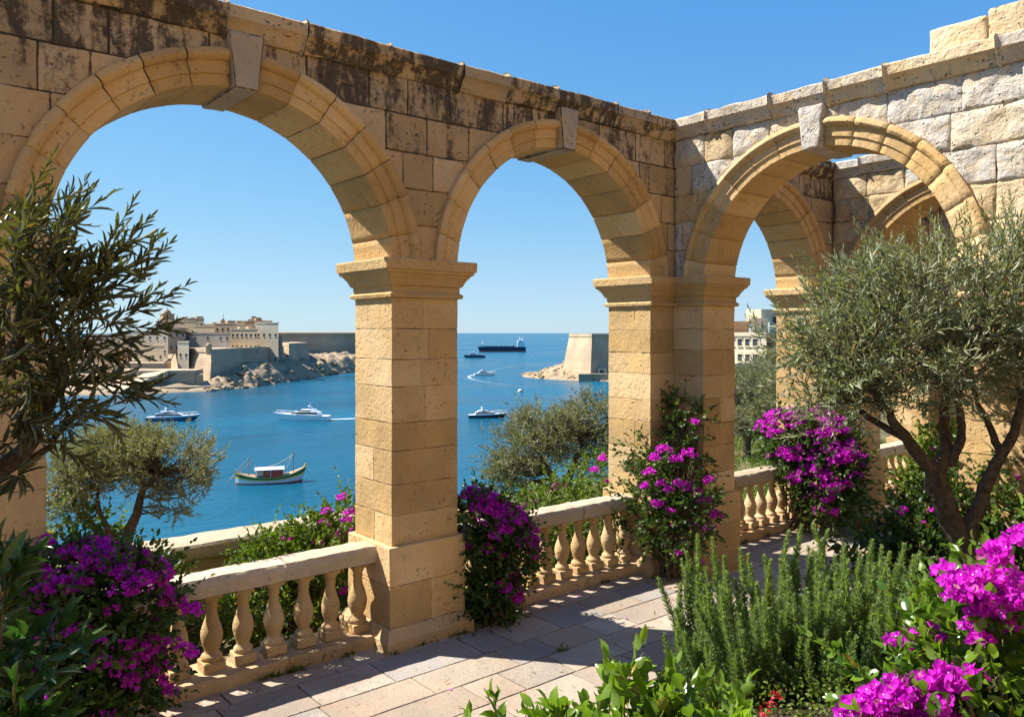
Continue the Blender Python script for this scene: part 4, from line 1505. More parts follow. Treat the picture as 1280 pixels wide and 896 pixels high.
def wake(name, pts, w0, w1, s0, s1):
    """pts (b, d) from boat to tail"""
    P = np.array([site(b, d, Z_SEA + 0.12) for b, d in pts])
    t = np.linspace(0, 1, len(P))
    tt = np.linspace(0, 1, 60)
    P = np.stack([np.interp(tt, t, P[:, k]) for k in range(3)], -1)
    for _ in range(6):
        P[1:-1] = (P[:-2] + P[1:-1] * 2 + P[2:]) / 4
    T = np.gradient(P, axis=0)
    N = np.stack([-T[:, 1], T[:, 0], np.zeros(60)], -1)
    N /= np.linalg.norm(N, axis=1, keepdims=True)
    W = np.interp(tt, [0, 1], [w0, w1])[:, None]
    V, tone = [], []
    ks = np.array([-1, -0.55, 0, 0.55, 1.0])
    for k in ks:
        V.append(P + N * W * k)
        s = np.interp(tt, [0, 1], [s0, s1]) * (1 - abs(k)) ** 0.7
        tone.append(np.stack([s, 0 * s, 0 * s], -1))
    i, j = np.meshgrid(np.arange(4), np.arange(59), indexing='ij')
    a = (i * 60 + j).ravel()
    mb = MB()
    mb.add(np.concatenate(V), np.stack([a, a + 1, a + 61, a + 60], -1), np.concatenate(tone), 0, True)
    return tag(mb.build(name, MAT['foam']), kind='stuff')


wake('wake_foam', [(-0.226, 249), (-0.20, 251), (-0.17, 254), (-0.12, 262)], 1.6, 4.0, 0.8, 0.4)
wake('wake_foam', [(-0.047, 514), (-0.054, 500), (-0.053, 470), (-0.04, 445), (-0.01, 415), (0.02, 395), (0.045, 388), (0.075, 384)], 3.0, 2.4, 0.58, 0.24)
wake('wake_foam', [(-0.036, 540), (-0.02, 585), (0.0, 640), (0.03, 665), (0.07, 680)], 3.5, 4.0, 0.42, 0.26)

# ------------------------------------------------------------------ plants
def unit(v):
    return v / (np.linalg.norm(v, axis=-1, keepdims=True) + 1e-9)


def rdir(n, up=0.0, rng=RNG):
    v = rng.normal(size=(n, 3))
    v = unit(v)
    v[:, 2] += up
    return unit(v)


# leaf outlines: (across, along, lift)
L_DIAM = (np.array([(0, 0, 0), (-0.5, 0.45, 0.10), (0, 0.5, 0), (0.5, 0.45, 0.10), (0, 1, -0.05)]), [(0, 2, 1), (0, 3, 2), (1, 2, 4), (2, 3, 4)])
L_THIN = (np.array([(0, 0, 0), (-0.5, 0.5, 0.0), (0.5, 0.5, 0.0), (0, 1, 0)]), [(0, 2, 1), (1, 2, 3)])
L_LANCE = (np.array([(0, 0, 0), (-0.36, 0.22, 0.05), (0, 0.22, 0), (0.36, 0.22, 0.05), (-0.5, 0.5, 0.05), (0, 0.5, -0.02), (0.5, 0.5, 0.05),
                     (-0.34, 0.78, 0.0), (0, 0.78, -0.07), (0.34, 0.78, 0.0), (0, 1, -0.14)]),
           [(0, 2, 1), (0, 3, 2), (1, 2, 5, 4), (2, 3, 6, 5), (4, 5, 8, 7), (5, 6, 9, 8), (7, 8, 10), (8, 9, 10)])
L_OVATE = (np.array([(0, 0, 0), (-0.42, 0.16, 0.07), (0, 0.18, 0), (0.42, 0.16, 0.07), (-0.5, 0.42, 0.09), (0, 0.45, -0.01), (0.5, 0.42, 0.09),
                     (-0.30, 0.75, 0.04), (0, 0.77, -0.05), (0.30, 0.75, 0.04), (0, 1, -0.16)]),
           [(0, 2, 1), (0, 3, 2), (1, 2, 5, 4), (2, 3, 6, 5), (4, 5, 8, 7), (5, 6, 9, 8), (7, 8, 10), (8, 9, 10)])
L_BRACT = (np.array([(0, 0, 0), (-0.48, 0.38, 0.16), (0, 0.40, 0.03), (0.48, 0.38, 0.16), (-0.36, 0.76, 0.14), (0, 0.78, 0.02), (0.36, 0.76, 0.14), (0, 1.0, 0.10)]),
           [(0, 2, 1), (0, 3, 2), (1, 2, 5, 4), (2, 3, 6, 5), (4, 5, 7), (5, 6, 7)])


def scatter(mb, tpl, pos, dirs, length, width, tone, ups=None, mat=0, rng=RNG):
    """one leaf per row: base point, direction, length, width"""
    pos, dirs = np.asarray(pos, float), unit(np.asarray(dirs, float))
    n = len(pos)
    if n == 0:
        return
    if ups is None:
        ups = rng.normal(size=(n, 3)) * 0.6 + np.array([0, 0, 1.0])
    W = ups - (ups * dirs).sum(1, keepdims=True) * dirs
    W = unit(W)
    U = np.cross(dirs, W)
    length = np.broadcast_to(length, (n,))
    width = np.broadcast_to(width, (n,))
    T, F = tpl
    V = (pos[:, None, :] + U[:, None, :] * (T[None, :, 0] * width[:, None])[..., None] + dirs[:, None, :] * (T[None, :, 1] * length[:, None])[..., None]
         + W[:, None, :] * (T[None, :, 2] * length[:, None])[..., None])
    k = len(T)
    tone = np.asarray(tone, float)
    if tone.ndim == 1:
        tone = np.tile(tone, (n, 1))
    tn = np.repeat(tone, k, 0)
    off = (np.arange(n) * k)[:, None]
    V = V.reshape(-1, 3)
    base = mb.n
    first = True
    for sz in (3, 4):
        fs = np.array([f for f in F if len(f) == sz], np.int64).reshape(-1, sz)
        if not len(fs):
            continue
        idx = (off[:, None, :] + fs[None]).reshape(-1, sz)
        if first:
            mb.add(V, idx, tn, mat, True)
            first = False
        else:
            mb.F.append((idx + base, mat, True))


def tones(n, lo=0.0, hi=1.0, dead=0.02, rng=RNG):
    t = np.zeros((n, 3))
    t[:, 0] = rng.uniform(lo, hi, n) ** 1.2
    t[:, 1] = np.where(rng.random(n) < dead, rng.uniform(0.4, 1.0, n), 0)
    return t


def shoots(mb, base, dirs, length, per, leaf_l, leaf_w, tpl, tmean=0.5, mat=0, wood=None, curl=0.25, spread=0.75, rng=RNG, dead=0.02):
    """leafy shoots: paired leaves along bent twigs"""
    base, dirs = np.asarray(base, float), unit(np.asarray(dirs, float))
    n = len(base)
    length = np.broadcast_to(length, (n,)) * rng.uniform(0.7, 1.25, n)
    bend = rng.normal(size=(n, 3)) * curl + np.array([0, 0, 0.15 * curl])
    side = unit(np.cross(dirs, rng.normal(size=(n, 3))))
    side2 = np.cross(dirs, side)
    tcol = np.clip(tmean + rng.normal(size=n) * 0.18, 0, 1)
    P, D, LL, TN, UP = [], [], [], [], []
    for k in range(per):
        t = (k + 0.6) / per
        c = base + dirs * (length * t)[:, None] + bend * (length * t * t)[:, None] * 0.5
        ax = unit(dirs + bend * t)
        sgn = 1 if k % 2 else -1
        s = side if (k // 2) % 2 else side2
        sp = spread * (1.0 - 0.45 * t) * rng.uniform(0.6, 1.3, n)
        P.append(c)
        D.append(ax + s * (sgn * sp)[:, None] + rng.normal(size=(n, 3)) * 0.16)
        LL.append(leaf_l * (0.65 + 0.5 * math.sin(math.pi * min(1, t * 0.9 + 0.15))) * rng.uniform(0.75, 1.2, n))
        tn = np.zeros((n, 3))
        tn[:, 0] = np.clip(tcol + 0.25 * (t - 0.5) + rng.normal(size=n) * 0.12, 0, 1)
        tn[:, 1] = np.where(rng.random(n) < dead, rng.uniform(0.4, 1, n), 0)
        TN.append(tn)
        UP.append(ax + rng.normal(size=(n, 3)) * 0.4)
    P.append(base + dirs * length[:, None] + bend * length[:, None] * 0.5)
    D.append(dirs + bend)
    LL.append(np.full(n, leaf_l * 0.8))
    TN.append(TN[-1])
    UP.append(rng.normal(size=(n, 3)))
    LL = np.concatenate(LL)
    scatter(mb, tpl, np.concatenate(P), np.concatenate(D), LL, LL * leaf_w, np.concatenate(TN), np.concatenate(UP), mat, rng)
    if wood is not None:
        for i in range(n):
            t = np.linspace(0, 1, 4)[:, None]
            pts = base[i] + dirs[i] * length[i] * t + bend[i] * length[i] * t * t * 0.5
            wood.tube(pts, np.linspace(0.0035, 0.0015, 4), 3, cap=False)


def limb(mb, pts, r0, r1, sides=9, rough=0.12, n=14, wig=0.03, rng=RNG):
    P = np.array([tuple(p) for p in pts], float)
    t = np.linspace(0, 1, len(P))
    tt = np.linspace(0, 1, n)
    Q = np.stack([np.interp(tt, t, P[:, k]) for k in range(3)], -1)
    for _ in range(2):
        Q[1:-1] = (Q[:-2] + 2 * Q[1:-1] + Q[2:]) / 4
    Q[1:-1] += rng.normal(size=(n - 2, 3)) * wig * np.array([1, 1, 0.4])
    R = r0 + (r1 - r0) * tt ** 0.8
    mb.tube(Q, R, sides, rough=rough)
    return Q, R


def grow(wood, skel, targets, r_end=0.006, wig=0.02, rng=RNG):
    """thin branches from the nearest limb point below each target out to it"""
    S = np.concatenate(skel)
    for t in targets:
        d = np.linalg.norm(S - t, axis=1) + np.maximum(S[:, 2] - t[2], 0) * 2.0
        k = d.argmin()
        a = S[k]
        L = np.linalg.norm(t - a)
        if L < 0.03:
            continue
        m = (a + t) / 2 + rng.normal(size=3) * L * 0.10 + np.array([0, 0, -0.06 * L])
        limb(wood, [a, m, t], max(r_end * 1.4, 0.018 * L + r_end), r_end, 5, 0.05, 7, wig * L * 0.5, rng)


def in_ellipsoids(n, lobes, shell=0.55, rng=RNG):
    """points in a union of ellipsoids, more of them near the outside; returns points and outward directions"""
    w = np.array([l[1][0] * l[1][1] * l[1][2] for l in lobes]) ** 0.67
    k = rng.choice(len(lobes), n, p=w / w.sum())
    d = unit(rng.normal(size=(n, 3)))
    rr = shell + (1 - shell) * rng.random(n) ** 0.6
    rr = np.where(rng.random(n) < 0.25, rng.random(n) ** 0.5, rr)
    C = np.array([l[0] for l in lobes], float)[k]
    R = np.array([l[1] for l in lobes], float)[k]
    return C + d * R * rr[:, None], unit(d / R), rr


def olive_tree(name, label, loc, limbs, lobes, n_cl, per_cl, shoot_l, per, leaf_l, leaf_w, mat, tpl=L_DIAM, up=0.5, group=None, tmean=0.5, twigs=False, cl_r=0.16, wood_r=0.006, cat='tree', seed=1):
    rng = np.random.default_rng(seed)
    root = thing(name, label, cat, loc, 0, group)
    wood = MB()
    skel = []
    for pts, r0, r1 in limbs:
        Q, R = limb(wood, pts, r0, r1, 10, 0.16, 16, r0 * 0.12, rng)
        skel.append(Q[3:])
    cl, out, rr = in_ellipsoids(n_cl, lobes, 0.5, rng)
    grow(wood, skel, cl, wood_r, 0.10, rng)
    fol = MB()
    tw = wood if twigs else None
    for c, o in zip(cl, out):
        b = c + rng.normal(size=(per_cl, 3)) * cl_r * np.array([1, 1, 0.8])
        d = unit(o[None] * 0.8 + rng.normal(size=(per_cl, 3)) * 0.55 + np.array([0, 0, up]))
        shoots(fol, b, d, shoot_l, per, leaf_l, leaf_w, tpl, np.clip(tmean + rng.normal() * 0.14, 0.05, 0.95), wood=tw, rng=rng)
    wood.build('trunk', MAT['bark'], root)
    fol.build('crown', mat, root)
    return root


# large olive on the raised bed, in front of the sunlit cross wall
TX, TY = 6.02, -3.18
T0 = 0.72


def rel(px, py, d):
    """height and sideways offset of a limb point in the survey frame, relative to the trunk foot"""
    p = site((px - 640) / 1000, d, zpy(py, d))
    return (p.x - TX, p.y - TY, p.z - T0)


limbs = [
    ([rel(1222, 750, 5.70), rel(1212, 712, 5.70), rel(1196, 668, 5.70), rel(1176, 618, 5.70), rel(1170, 590, 5.70)], 0.100, 0.070),
    ([rel(1170, 596, 5.70), rel(1140, 556, 5.65), rel(1112, 520, 5.6), rel(1092, 490, 5.5), rel(1060, 450, 5.45)], 0.053, 0.016),
    ([rel(1132, 548, 5.65), rel(1085, 522, 5.75), rel(1050, 490, 5.8), rel(1020, 455, 5.8)], 0.030, 0.011),
    ([rel(1172, 596, 5.70), rel(1183, 556, 5.75), rel(1178, 520, 5.8), rel(1188, 470, 5.85), rel(1180, 420, 5.9)], 0.057, 0.016),
    ([rel(1188, 580, 5.72), rel(1205, 540, 5.6), rel(1196, 500, 5.5), rel(1215, 450, 5.4)], 0.040, 0.013),
    ([rel(1203, 690, 5.70), rel(1214, 650, 5.68), rel(1232, 610, 5.65), rel(1250, 570, 5.65), rel(1268, 540, 5.6), rel(1276, 500, 5.6), rel(1300, 450, 5.6)], 0.063, 0.020),
    ([rel(1250, 566, 5.65), rel(1236, 530, 5.7), rel(1220, 500, 5.75), rel(1215, 460, 5.8)], 0.030, 0.012),
    ([rel(1190, 460, 5.85), rel(1140, 420, 5.9), rel(1100, 380, 5.9)], 0.020, 0.008),
]
lobes = [(rel(1090, 425, 5.6), (0.42, 0.55, 0.38)), (rel(1066, 470, 5.7), (0.32, 0.45, 0.34)), (rel(1160, 388, 5.7), (0.55, 0.6, 0.38)), (rel(1230, 378, 5.7), (0.5, 0.6, 0.40)),
         (rel(1300, 400, 5.7), (0.5, 0.6, 0.5)), (rel(1250, 440, 5.6), (0.4, 0.45, 0.30)), (rel(1125, 455, 5.6), (0.36, 0.4, 0.28)), (rel(1370, 420, 5.7), (0.5, 0.5, 0.5)), (rel(1042, 430, 5.7), (0.22, 0.3, 0.26)), (rel(1180, 440, 5.7), (0.35, 0.4, 0.25))]
olive_tree('olive_tree', 'large olive tree with forked leaning trunk and dense crown, before the sunlit wall', (TX, TY, T0), limbs, lobes,
           158, 13, 0.24, 13, 0.072, 0.18, MAT['olive'], L_DIAM, 0.75, None, 0.55, False, 0.10, 0.005, seed=3)

# small olives beyond the balustrades
g = 'olive trees growing beyond the balustrades'
p = site(-0.487, 6.45, -0.15)
H = lambda px, py, d, p=p: tuple(site((px - 640) / 1000, d, zpy(py, d)) - p)
olive_tree('olive_tree', 'small silvery olive tree with twin trunk, by the low sea parapet', tuple(p),
           [([(0, 0, 0), H(150, 735, 6.45), H(152, 697, 6.45)], 0.075, 0.065), ([H(152, 700, 6.45), H(163, 660, 6.45), H(172, 640, 6.45), H(178, 610, 6.45), H(200, 590, 6.4)], 0.055, 0.02),
            ([H(150, 700, 6.45), H(140, 678, 6.5), H(118, 660, 6.5), H(95, 640, 6.5), H(80, 600, 6.5)], 0.045, 0.015), ([H(143, 685, 6.45), H(135, 662, 6.4), H(124, 640, 6.35), H(120, 600, 6.4)], 0.03, 0.012)],
           [(H(208, 580, 6.45), (0.33, 0.38, 0.19)), (H(160, 566, 6.5), (0.27, 0.35, 0.17)), (H(95, 594, 6.5), (0.26, 0.36, 0.20)), (H(78, 632, 6.5), (0.17, 0.28, 0.14)),
            (H(228, 625, 6.45), (0.14, 0.2, 0.15)), (H(150, 556, 6.45), (0.18, 0.25, 0.10)), (H(120, 575, 6.5), (0.2, 0.3, 0.16))],
           165, 17, 0.11, 10, 0.036, 0.25, MAT['olive_far'], L_DIAM, 0.5, g, 0.55, False, 0.055, 0.003, seed=5)
p = site(0.055, 15.5, -1.4)
H = lambda px, py, d, p=p: tuple(site((px - 640) / 1000, d, zpy(py, d)) - p)
olive_tree('olive_tree', 'rounded olive tree against the water, behind the middle balustrade', tuple(p),
           [([(0, 0, 0), H(697, 620, 15.5), H(692, 600, 15.5)], 0.13, 0.10), ([H(692, 602, 15.5), H(683, 585, 15.5), H(674, 568, 15.5), H(668, 550, 15.4)], 0.08, 0.03), ([H(706, 610, 15.5), H(713, 590, 15.5), H(724, 570, 15.5), H(730, 545, 15.6)], 0.09, 0.03)],
           [(H(655, 565, 15.5), (0.55, 0.7, 0.55)), (H(682, 543, 15.5), (0.62, 0.7, 0.40)), (H(722, 546, 15.6), (0.55, 0.65, 0.40)), (H(745, 527, 16.0), (0.5, 0.6, 0.42)), (H(640, 590, 15.4), (0.32, 0.4, 0.35)), (H(750, 568, 15.8), (0.28, 0.4, 0.3))],
           190, 16, 0.22, 9, 0.075, 0.26, MAT['olive_far'], L_DIAM, 0.45, g, 0.45, False, 0.13, 0.006, seed=6)
for i, (b, d, hgt, w, lab) in enumerate(((0.292, 24, 2.7, 1.15, 'grey-green olive tree on the lawn, seen between the corner pier and the next pier'),
                                         (0.335, 27, 3.2, 1.7, 'taller olive tree behind the pier, right of the one on the lawn'),
                                         (0.285, 33, 2.2, 1.3, 'farther olive tree in the gap below the apartment block'),
                                         (0.36, 19, 2.7, 1.5, 'dark olive tree just beyond the magenta bougainvillea'))):
    zb = float(hill_z(np.array([tuple(site(b, d))[:2]]))[0])
    p = site(b, d, zb)
    olive_tree('olive_tree', lab, tuple(p), [([(0, 0, -0.2), (0.1, 0, 0.5), (0.0, 0.1, 1.1)], 0.14, 0.09), ([(0, 0.1, 1.0), (0.4, 0.2, 1.5), (0.6, 0.3, 2.0)], 0.07, 0.03), ([(0, 0.1, 1.0), (-0.4, 0, 1.5), (-0.6, 0, 1.9)], 0.07, 0.03)],
               [((0.3 * w, 0.2, hgt - 0.8), (w * 0.6, w * 0.65, 0.85)), ((-0.45 * w, 0, hgt - 1.1), (w * 0.55, w * 0.6, 0.75)), ((0.1, -0.4 * w, hgt - 1.3), (w * 0.6, w * 0.5, 0.7)), ((0, 0, hgt - 0.55), (w * 0.5, w * 0.5, 0.55)), ((0.55 * w, -0.2, hgt - 1.6), (w * 0.45, w * 0.5, 0.6))],
               130, 13, 0.28, 9, 0.10, 0.24, MAT['olive_far'], L_DIAM, 0.4, g, 0.42, False, 0.15, 0.007, seed=20 + i)

# dark branch of an olive hanging in from the left, shaded by the arcade
p = Vector((-0.05, -1.55, 0.0))
H = lambda px, py, d, p=p: tuple(site((px - 640) / 1000, d, zpy(py, d)) - p)
rng = np.random.default_rng(8)
root = thing('olive_tree', 'dark olive tree leaning in at the left edge, in front of the pier', 'tree', tuple(p))
wood, fol = MB(), MB()
skel = []
for pts, r0, r1 in (([(0, 0, 0), (-0.03, 0.05, 0.8), H(-60, 640, 3.2), H(0, 588, 3.3), H(37, 560, 3.35), H(60, 520, 3.4), H(65, 480, 3.4), H(79, 440, 3.4)], 0.07, 0.014),
                    ([H(5, 592, 3.3), H(50, 565, 3.4), H(89, 528, 3.5), H(109, 500, 3.5)], 0.022, 0.006),
                    ([H(58, 525, 3.4), H(42, 480, 3.35), H(25, 430, 3.3), H(21, 380, 3.3), H(25, 320, 3.3)], 0.024, 0.008),
                    ([H(-40, 610, 3.2), H(-20, 520, 3.2), H(0, 440, 3.2), H(8, 360, 3.2)], 0.03, 0.01),
                    ([H(75, 450, 3.4), H(89, 410, 3.45), H(94, 370, 3.5)], 0.014, 0.005), ([H(73, 470, 3.4), H(99, 445, 3.4), H(112, 420, 3.4)], 0.012, 0.005)):
    Q, R = limb(wood, pts, r0, r1, 8, 0.15, 16, 0.008, rng)
    skel.append(Q)
ends = [H(*e) for e in ((88, 345, 3.45), (67, 320, 3.4), (97, 360, 3.5), (109, 355, 3.5), (109, 400, 3.5), (112, 430, 3.45), (104, 460, 3.4), (84, 400, 3.4), (50, 390, 3.35), (37, 350, 3.3), (21, 330, 3.3),
                              (58, 430, 3.3), (94, 470, 3.3), (75, 500, 3.3), (25, 470, 3.25), (16, 410, 3.2), (5, 300, 3.3), (99, 500, 3.45), (46, 450, 3.5), (89, 440, 3.3), (29, 540, 3.3), (8, 500, 3.2), (-20, 380, 3.2), (79, 360, 3.4), (54, 300, 3.4), (12, 450, 3.4), (50, 480, 3.25), (75, 540, 3.4))]
ends = np.array(ends)
grow(wood, skel, ends, 0.003, 0.1, rng)
for k, e in enumerate(ends):
    m = 6 if k > 5 else 4
    b = e + rng.normal(size=(m, 3)) * 0.065
    up = np.array([0.42, -0.2, 0.75]) if k < 11 else np.array([0.15, -0.1, 0.25])
    d = rng.normal(size=(m, 3)) * 0.5 + up
    shoots(fol, b, d, 0.21, 12, 0.098, 0.165, L_LANCE, 0.4, wood=wood, rng=rng, curl=0.3, spread=0.8)
for (px, py, dirv) in ((70, 300, (0.5, -0.3, 0.9)), (110, 340, (0.45, -0.3, 1.0)), (140, 340, (0.5, -0.3, 0.9)), (160, 360, (0.6, -0.4, 0.7)), (168, 425, (0.7, -0.5, 0.2)), (150, 505, (0.8, -0.6, 0.15)), (160, 395, (0.6, -0.4, 0.5)), (30, 290, (0.3, -0.2, 0.9))):
    e = np.array(H(px, py, 3.45))
    shoots(fol, e[None] + rng.normal(size=(2, 3)) * 0.03, np.array([dirv, dirv]) + rng.normal(size=(2, 3)) * 0.2, 0.24, 16, 0.075, 0.18, L_LANCE, 0.35, wood=wood, rng=rng, curl=0.15)
# whorl low on the limb
c = np.array(H(22, 595, 3.2))
d = unit(rng.normal(size=(26, 3)) + np.array([0, -0.2, -0.2]))
scatter(fol, L_LANCE, np.tile(c, (26, 1)), d, rng.uniform(0.08, 0.13, 26), 0.017, tones(26, 0, 0.5), rng=rng)
wood.build('trunk', MAT['bark'], root)
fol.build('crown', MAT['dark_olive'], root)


# ------------------------------------------------------------------ bougainvillea
def bougainvillea(label, loc, lobes, n_leaf, clusters, leaf_l=0.045, fl=0.026, per=16, cr=0.06, sprays=(), seed=1, name='bougainvillea', group='bougainvillea bushes in flower', pref=(0, 0, 1), leafmat='bleaf', stemz=None, near=False, tm=0.4, pale=0.0):
    """leafy shrub with arching stems; clusters = list of (point, radius, count) or an int to place by preference"""
    rng = np.random.default_rng(seed)
    root = thing(name, label, 'shrub', loc, 0, group)
    fol, wood, flo, cen = MB(), MB(), MB(), MB()
    pts, out, rr = in_ellipsoids(n_leaf // 8, lobes, 0.62, rng)
    tmean = np.clip(tm + 0.25 * out[:, 2] + rng.normal(size=len(pts)) * 0.12, 0.02, 1)
    d = unit(out * 0.9 + rng.normal(size=pts.shape) * 0.6 + np.array([0, 0, 0.15]))
    # shoots of ovate leaves
    for q in range(3):
        k = slice(q, None, 3)
        shoots(fol, pts[k], d[k], leaf_l * 4.0, 8, leaf_l, 0.62, L_OVATE, float(tmean[k].mean()), rng=rng, curl=0.5, spread=1.0)
    base = np.array([0, 0, 0.0])
    for c, r in lobes:
        for _ in range(5):
            e = np.array(c) + unit(rng.normal(size=3)) * np.array(r) * 0.7
            limb(wood, [base + rng.normal(size=3) * np.array([0.06, 0.06, 0.0]), (base + e) / 2 + rng.normal(size=3) * 0.08, e], 0.014, 0.004, 5, 0.1, 9, 0.012, rng)
    if isinstance(clusters, int):
        P, O, R = in_ellipsoids(clusters * 14, lobes, 0.97, rng)
        pv_ = np.array(pref, float)
        s = O @ unit(pv_[None])[0] + rng.normal(size=len(P)) * 0.28
        # keep only points that lie outside the other lobes
        ins = np.zeros(len(P), bool)
        for c, r in lobes:
            ins |= (((P - np.array(c)) / (np.array(r) * 0.90)) ** 2).sum(1) < 1
        s[ins] -= 5
        k = np.argsort(-s)[:clusters]
        cl = [(P[i] + O[i] * 0.02, cr * rng.uniform(0.5, 1.3), int(per * rng.uniform(0.4, 1.4))) for i in k]
    else:
        cl = list(clusters)
    for a, dv, L in sprays:
        a = np.array(a, float)
        dv = np.array(dv, float)
        t = np.linspace(0, 1, 8)[:, None]
        q = a + dv * L * t + np.array([0, 0, -0.35 * L]) * t * t
        wood.tube(q, np.linspace(0.006, 0.002, 8), 4, cap=False)
        m = int(L / 0.018)
        tt = rng.random(m)[:, None]
        b = a + dv * L * tt + np.array([0, 0, -0.35 * L]) * tt * tt
        scatter(fol, L_OVATE, b, rng.normal(size=(m, 3)) + dv * 0.4, rng.uniform(0.6, 1.1, m) * leaf_l, leaf_l * 0.6, tones(m, 0.2, 0.9, rng=rng), rng=rng)
        for s in (0.62, 0.85, 1.0):
            cl.append((a + dv * L * s + np.array([0, 0, -0.35 * L]) * s * s, cr * 0.7, int(per * 0.6)))
    few = len(cl) <= 24
    for c, r, m in cl:
        if few:
            flo = MB()
        o = unit(rng.normal(size=(m, 3)))
        o[:, 2] = np.abs(o[:, 2]) * 0.9 - 0.15
        ctr = np.array(c) + o * (r * rng.uniform(0.5, 1.0, m))[:, None]
        ax = unit(o + rng.normal(size=(m, 3)) * 0.45)
        s = unit(np.cross(ax, rng.normal(size=(m, 3))))
        s2 = np.cross(ax, s)
        tcol = np.clip(0.5 + rng.normal(size=m) * 0.25, 0, 1)
        for k in range(3):
            a = 2 * math.pi * k / 3
            dv = s * math.cos(a) + s2 * math.sin(a) + ax * 0.55
            tn = np.stack([np.clip(tcol + rng.normal(size=m) * 0.1, 0, 1), np.where(rng.random(m) < 0.03, 0.6, 0), np.zeros(m)], -1)
            f = fl * rng.uniform(0.8, 1.2, m)
            scatter(flo, L_BRACT, ctr, dv, f, f * 0.78, tn, ax, rng=rng)
        kk = rng.random(m) < (0.55 if near else 0.3)
        if kk.any():
            for a in (0, 1.05, 2.1):
                dv = (s * math.cos(a) + s2 * math.sin(a))[kk]
                scatter(cen, L_THIN, ctr[kk] + ax[kk] * fl * 0.30 - dv * fl * 0.13, dv, fl * 0.26, fl * 0.1, (0.5, 0, 0), ax[kk], rng=rng)
        if few:
            flo.build('flower_cluster', MAT['bract'], root)
    wood.build('stems', MAT['twig'], root)
    fol.build('foliage', MAT[leafmat], root)
    if not few:
        flo.build('flowers', MAT['bract'], root)
    if cen.n:
        cen.build('florets', MAT['pinkwhite'], root)
    return root


def lob(p, lst):
    """lobes given as (px, py, d, rx, ry, rz) survey readings, relative to foot p"""
    return [(tuple(site((x - 640) / 1000, d, zpy(y, d)) - p), (a, b, c)) for x, y, d, a, b, c in lst]


def loc_(p, px, py, d):
    return tuple(site((px - 640) / 1000, d, zpy(py, d)) - p)


p = Vector((1.18, -0.36, 0.0))
bougainvillea('broad bougainvillea at lower left, spilling over the left end of the nearest balustrade', tuple(p),
              lob(p, [(105, 735, 4.75, 0.32, 0.30, 0.22), (150, 755, 4.7, 0.28, 0.28, 0.24), (110, 830, 4.6, 0.36, 0.35, 0.32), (65, 790, 4.7, 0.25, 0.3, 0.3), (150, 845, 4.65, 0.20, 0.25, 0.26), (75, 880, 4.5, 0.3, 0.3, 0.3)]),
              9000, 150, 0.046, 0.027, 20, 0.065, sprays=[(loc_(p, 205, 760, 4.7), (0.8, -0.5, 0.2), 0.2), (loc_(p, 185, 790, 4.6), (0.7, -0.5, -0.1), 0.28), (loc_(p, 170, 840, 4.6), (0.6, -0.5, -0.1), 0.25), (loc_(p, 60, 690, 4.8), (-0.1, 0, 1), 0.1)], seed=31, pref=(0.45, -0.1, 1.0))
p = Vector((4.36, -0.10, 0.0))
bougainvillea('bougainvillea mound against the right side of the middle pier', tuple(p),
              lob(p, [(598, 650, 7.0, 0.22, 0.22, 0.22), (625, 665, 6.95, 0.24, 0.2, 0.20), (600, 715, 6.95, 0.26, 0.25, 0.32), (640, 690, 6.95, 0.16, 0.2, 0.2), (615, 745, 6.9, 0.2, 0.2, 0.2)]),
              6500, 165, 0.045, 0.027, 17, 0.06, sprays=[(loc_(p, 655, 660, 6.9), (0.6, -0.4, 0.1), 0.12), (loc_(p, 590, 620, 7.0), (0.0, 0.1, 1), 0.1)], seed=32, pref=(0.5, -0.25, 0.85))
p = Vector((6.50, -0.20, 0.0))
cls = [(loc_(p, x, y, 7.95), 0.075 * s, int(26 * s)) for x, y, s in ((830, 562, 1.1), (845, 575, 1.0), (862, 568, 1.0), (818, 572, 0.8), (858, 610, 1.2), (870, 616, 1.0), (848, 606, .8), (880, 625, .9), (838, 640, .7), (822, 630, .7), (865, 655, .7), (858, 680, .6), (895, 645, .9), (888, 660, .8), (812, 590, .8), (826, 604, .7), (872, 700, .6), (848, 690, .6), (868, 528, .5), (885, 600, .7), (842, 655, .5), (835, 612, .6), (806, 608, .6))]
bougainvillea('bougainvillea vine climbing the inner corner of the corner pier', tuple(p),
              lob(p, [(845, 600, 8.2, 0.28, 0.22, 0.30), (815, 610, 8.3, 0.24, 0.22, 0.36), (845, 660, 8.1, 0.36, 0.25, 0.30), (872, 640, 8.0, 0.20, 0.2, 0.28), (855, 545, 8.3, 0.16, 0.12, 0.22), (850, 515, 8.35, 0.13, 0.1, 0.16), (875, 520, 8.3, 0.14, 0.1, 0.06), (795, 560, 8.5, 0.12, 0.15, 0.16), (870, 568, 8.2, 0.16, 0.1, 0.05), (795, 640, 8.3, 0.22, 0.2, 0.25)]),
              5200, cls, 0.045, 0.030, 18, 0.06, seed=33, tm=0.42)
p = Vector((9.25, 0.05, 0.0))
bougainvillea('large bougainvillea hanging over the balustrade beyond the corner pier', tuple(p),
              lob(p, [(985, 545, 10.3, 0.34, 0.36, 0.30), (1025, 550, 10.2, 0.38, 0.4, 0.34), (1042, 585, 10.0, 0.32, 0.35, 0.40), (1040, 622, 9.9, 0.30, 0.3, 0.38), (1000, 575, 10.2, 0.36, 0.35, 0.26), (1020, 600, 10.0, 0.3, 0.3, 0.25)]),
              8000, 170, 0.055, 0.034, 17, 0.075, seed=34, pref=(-0.55, -0.1, 0.75))
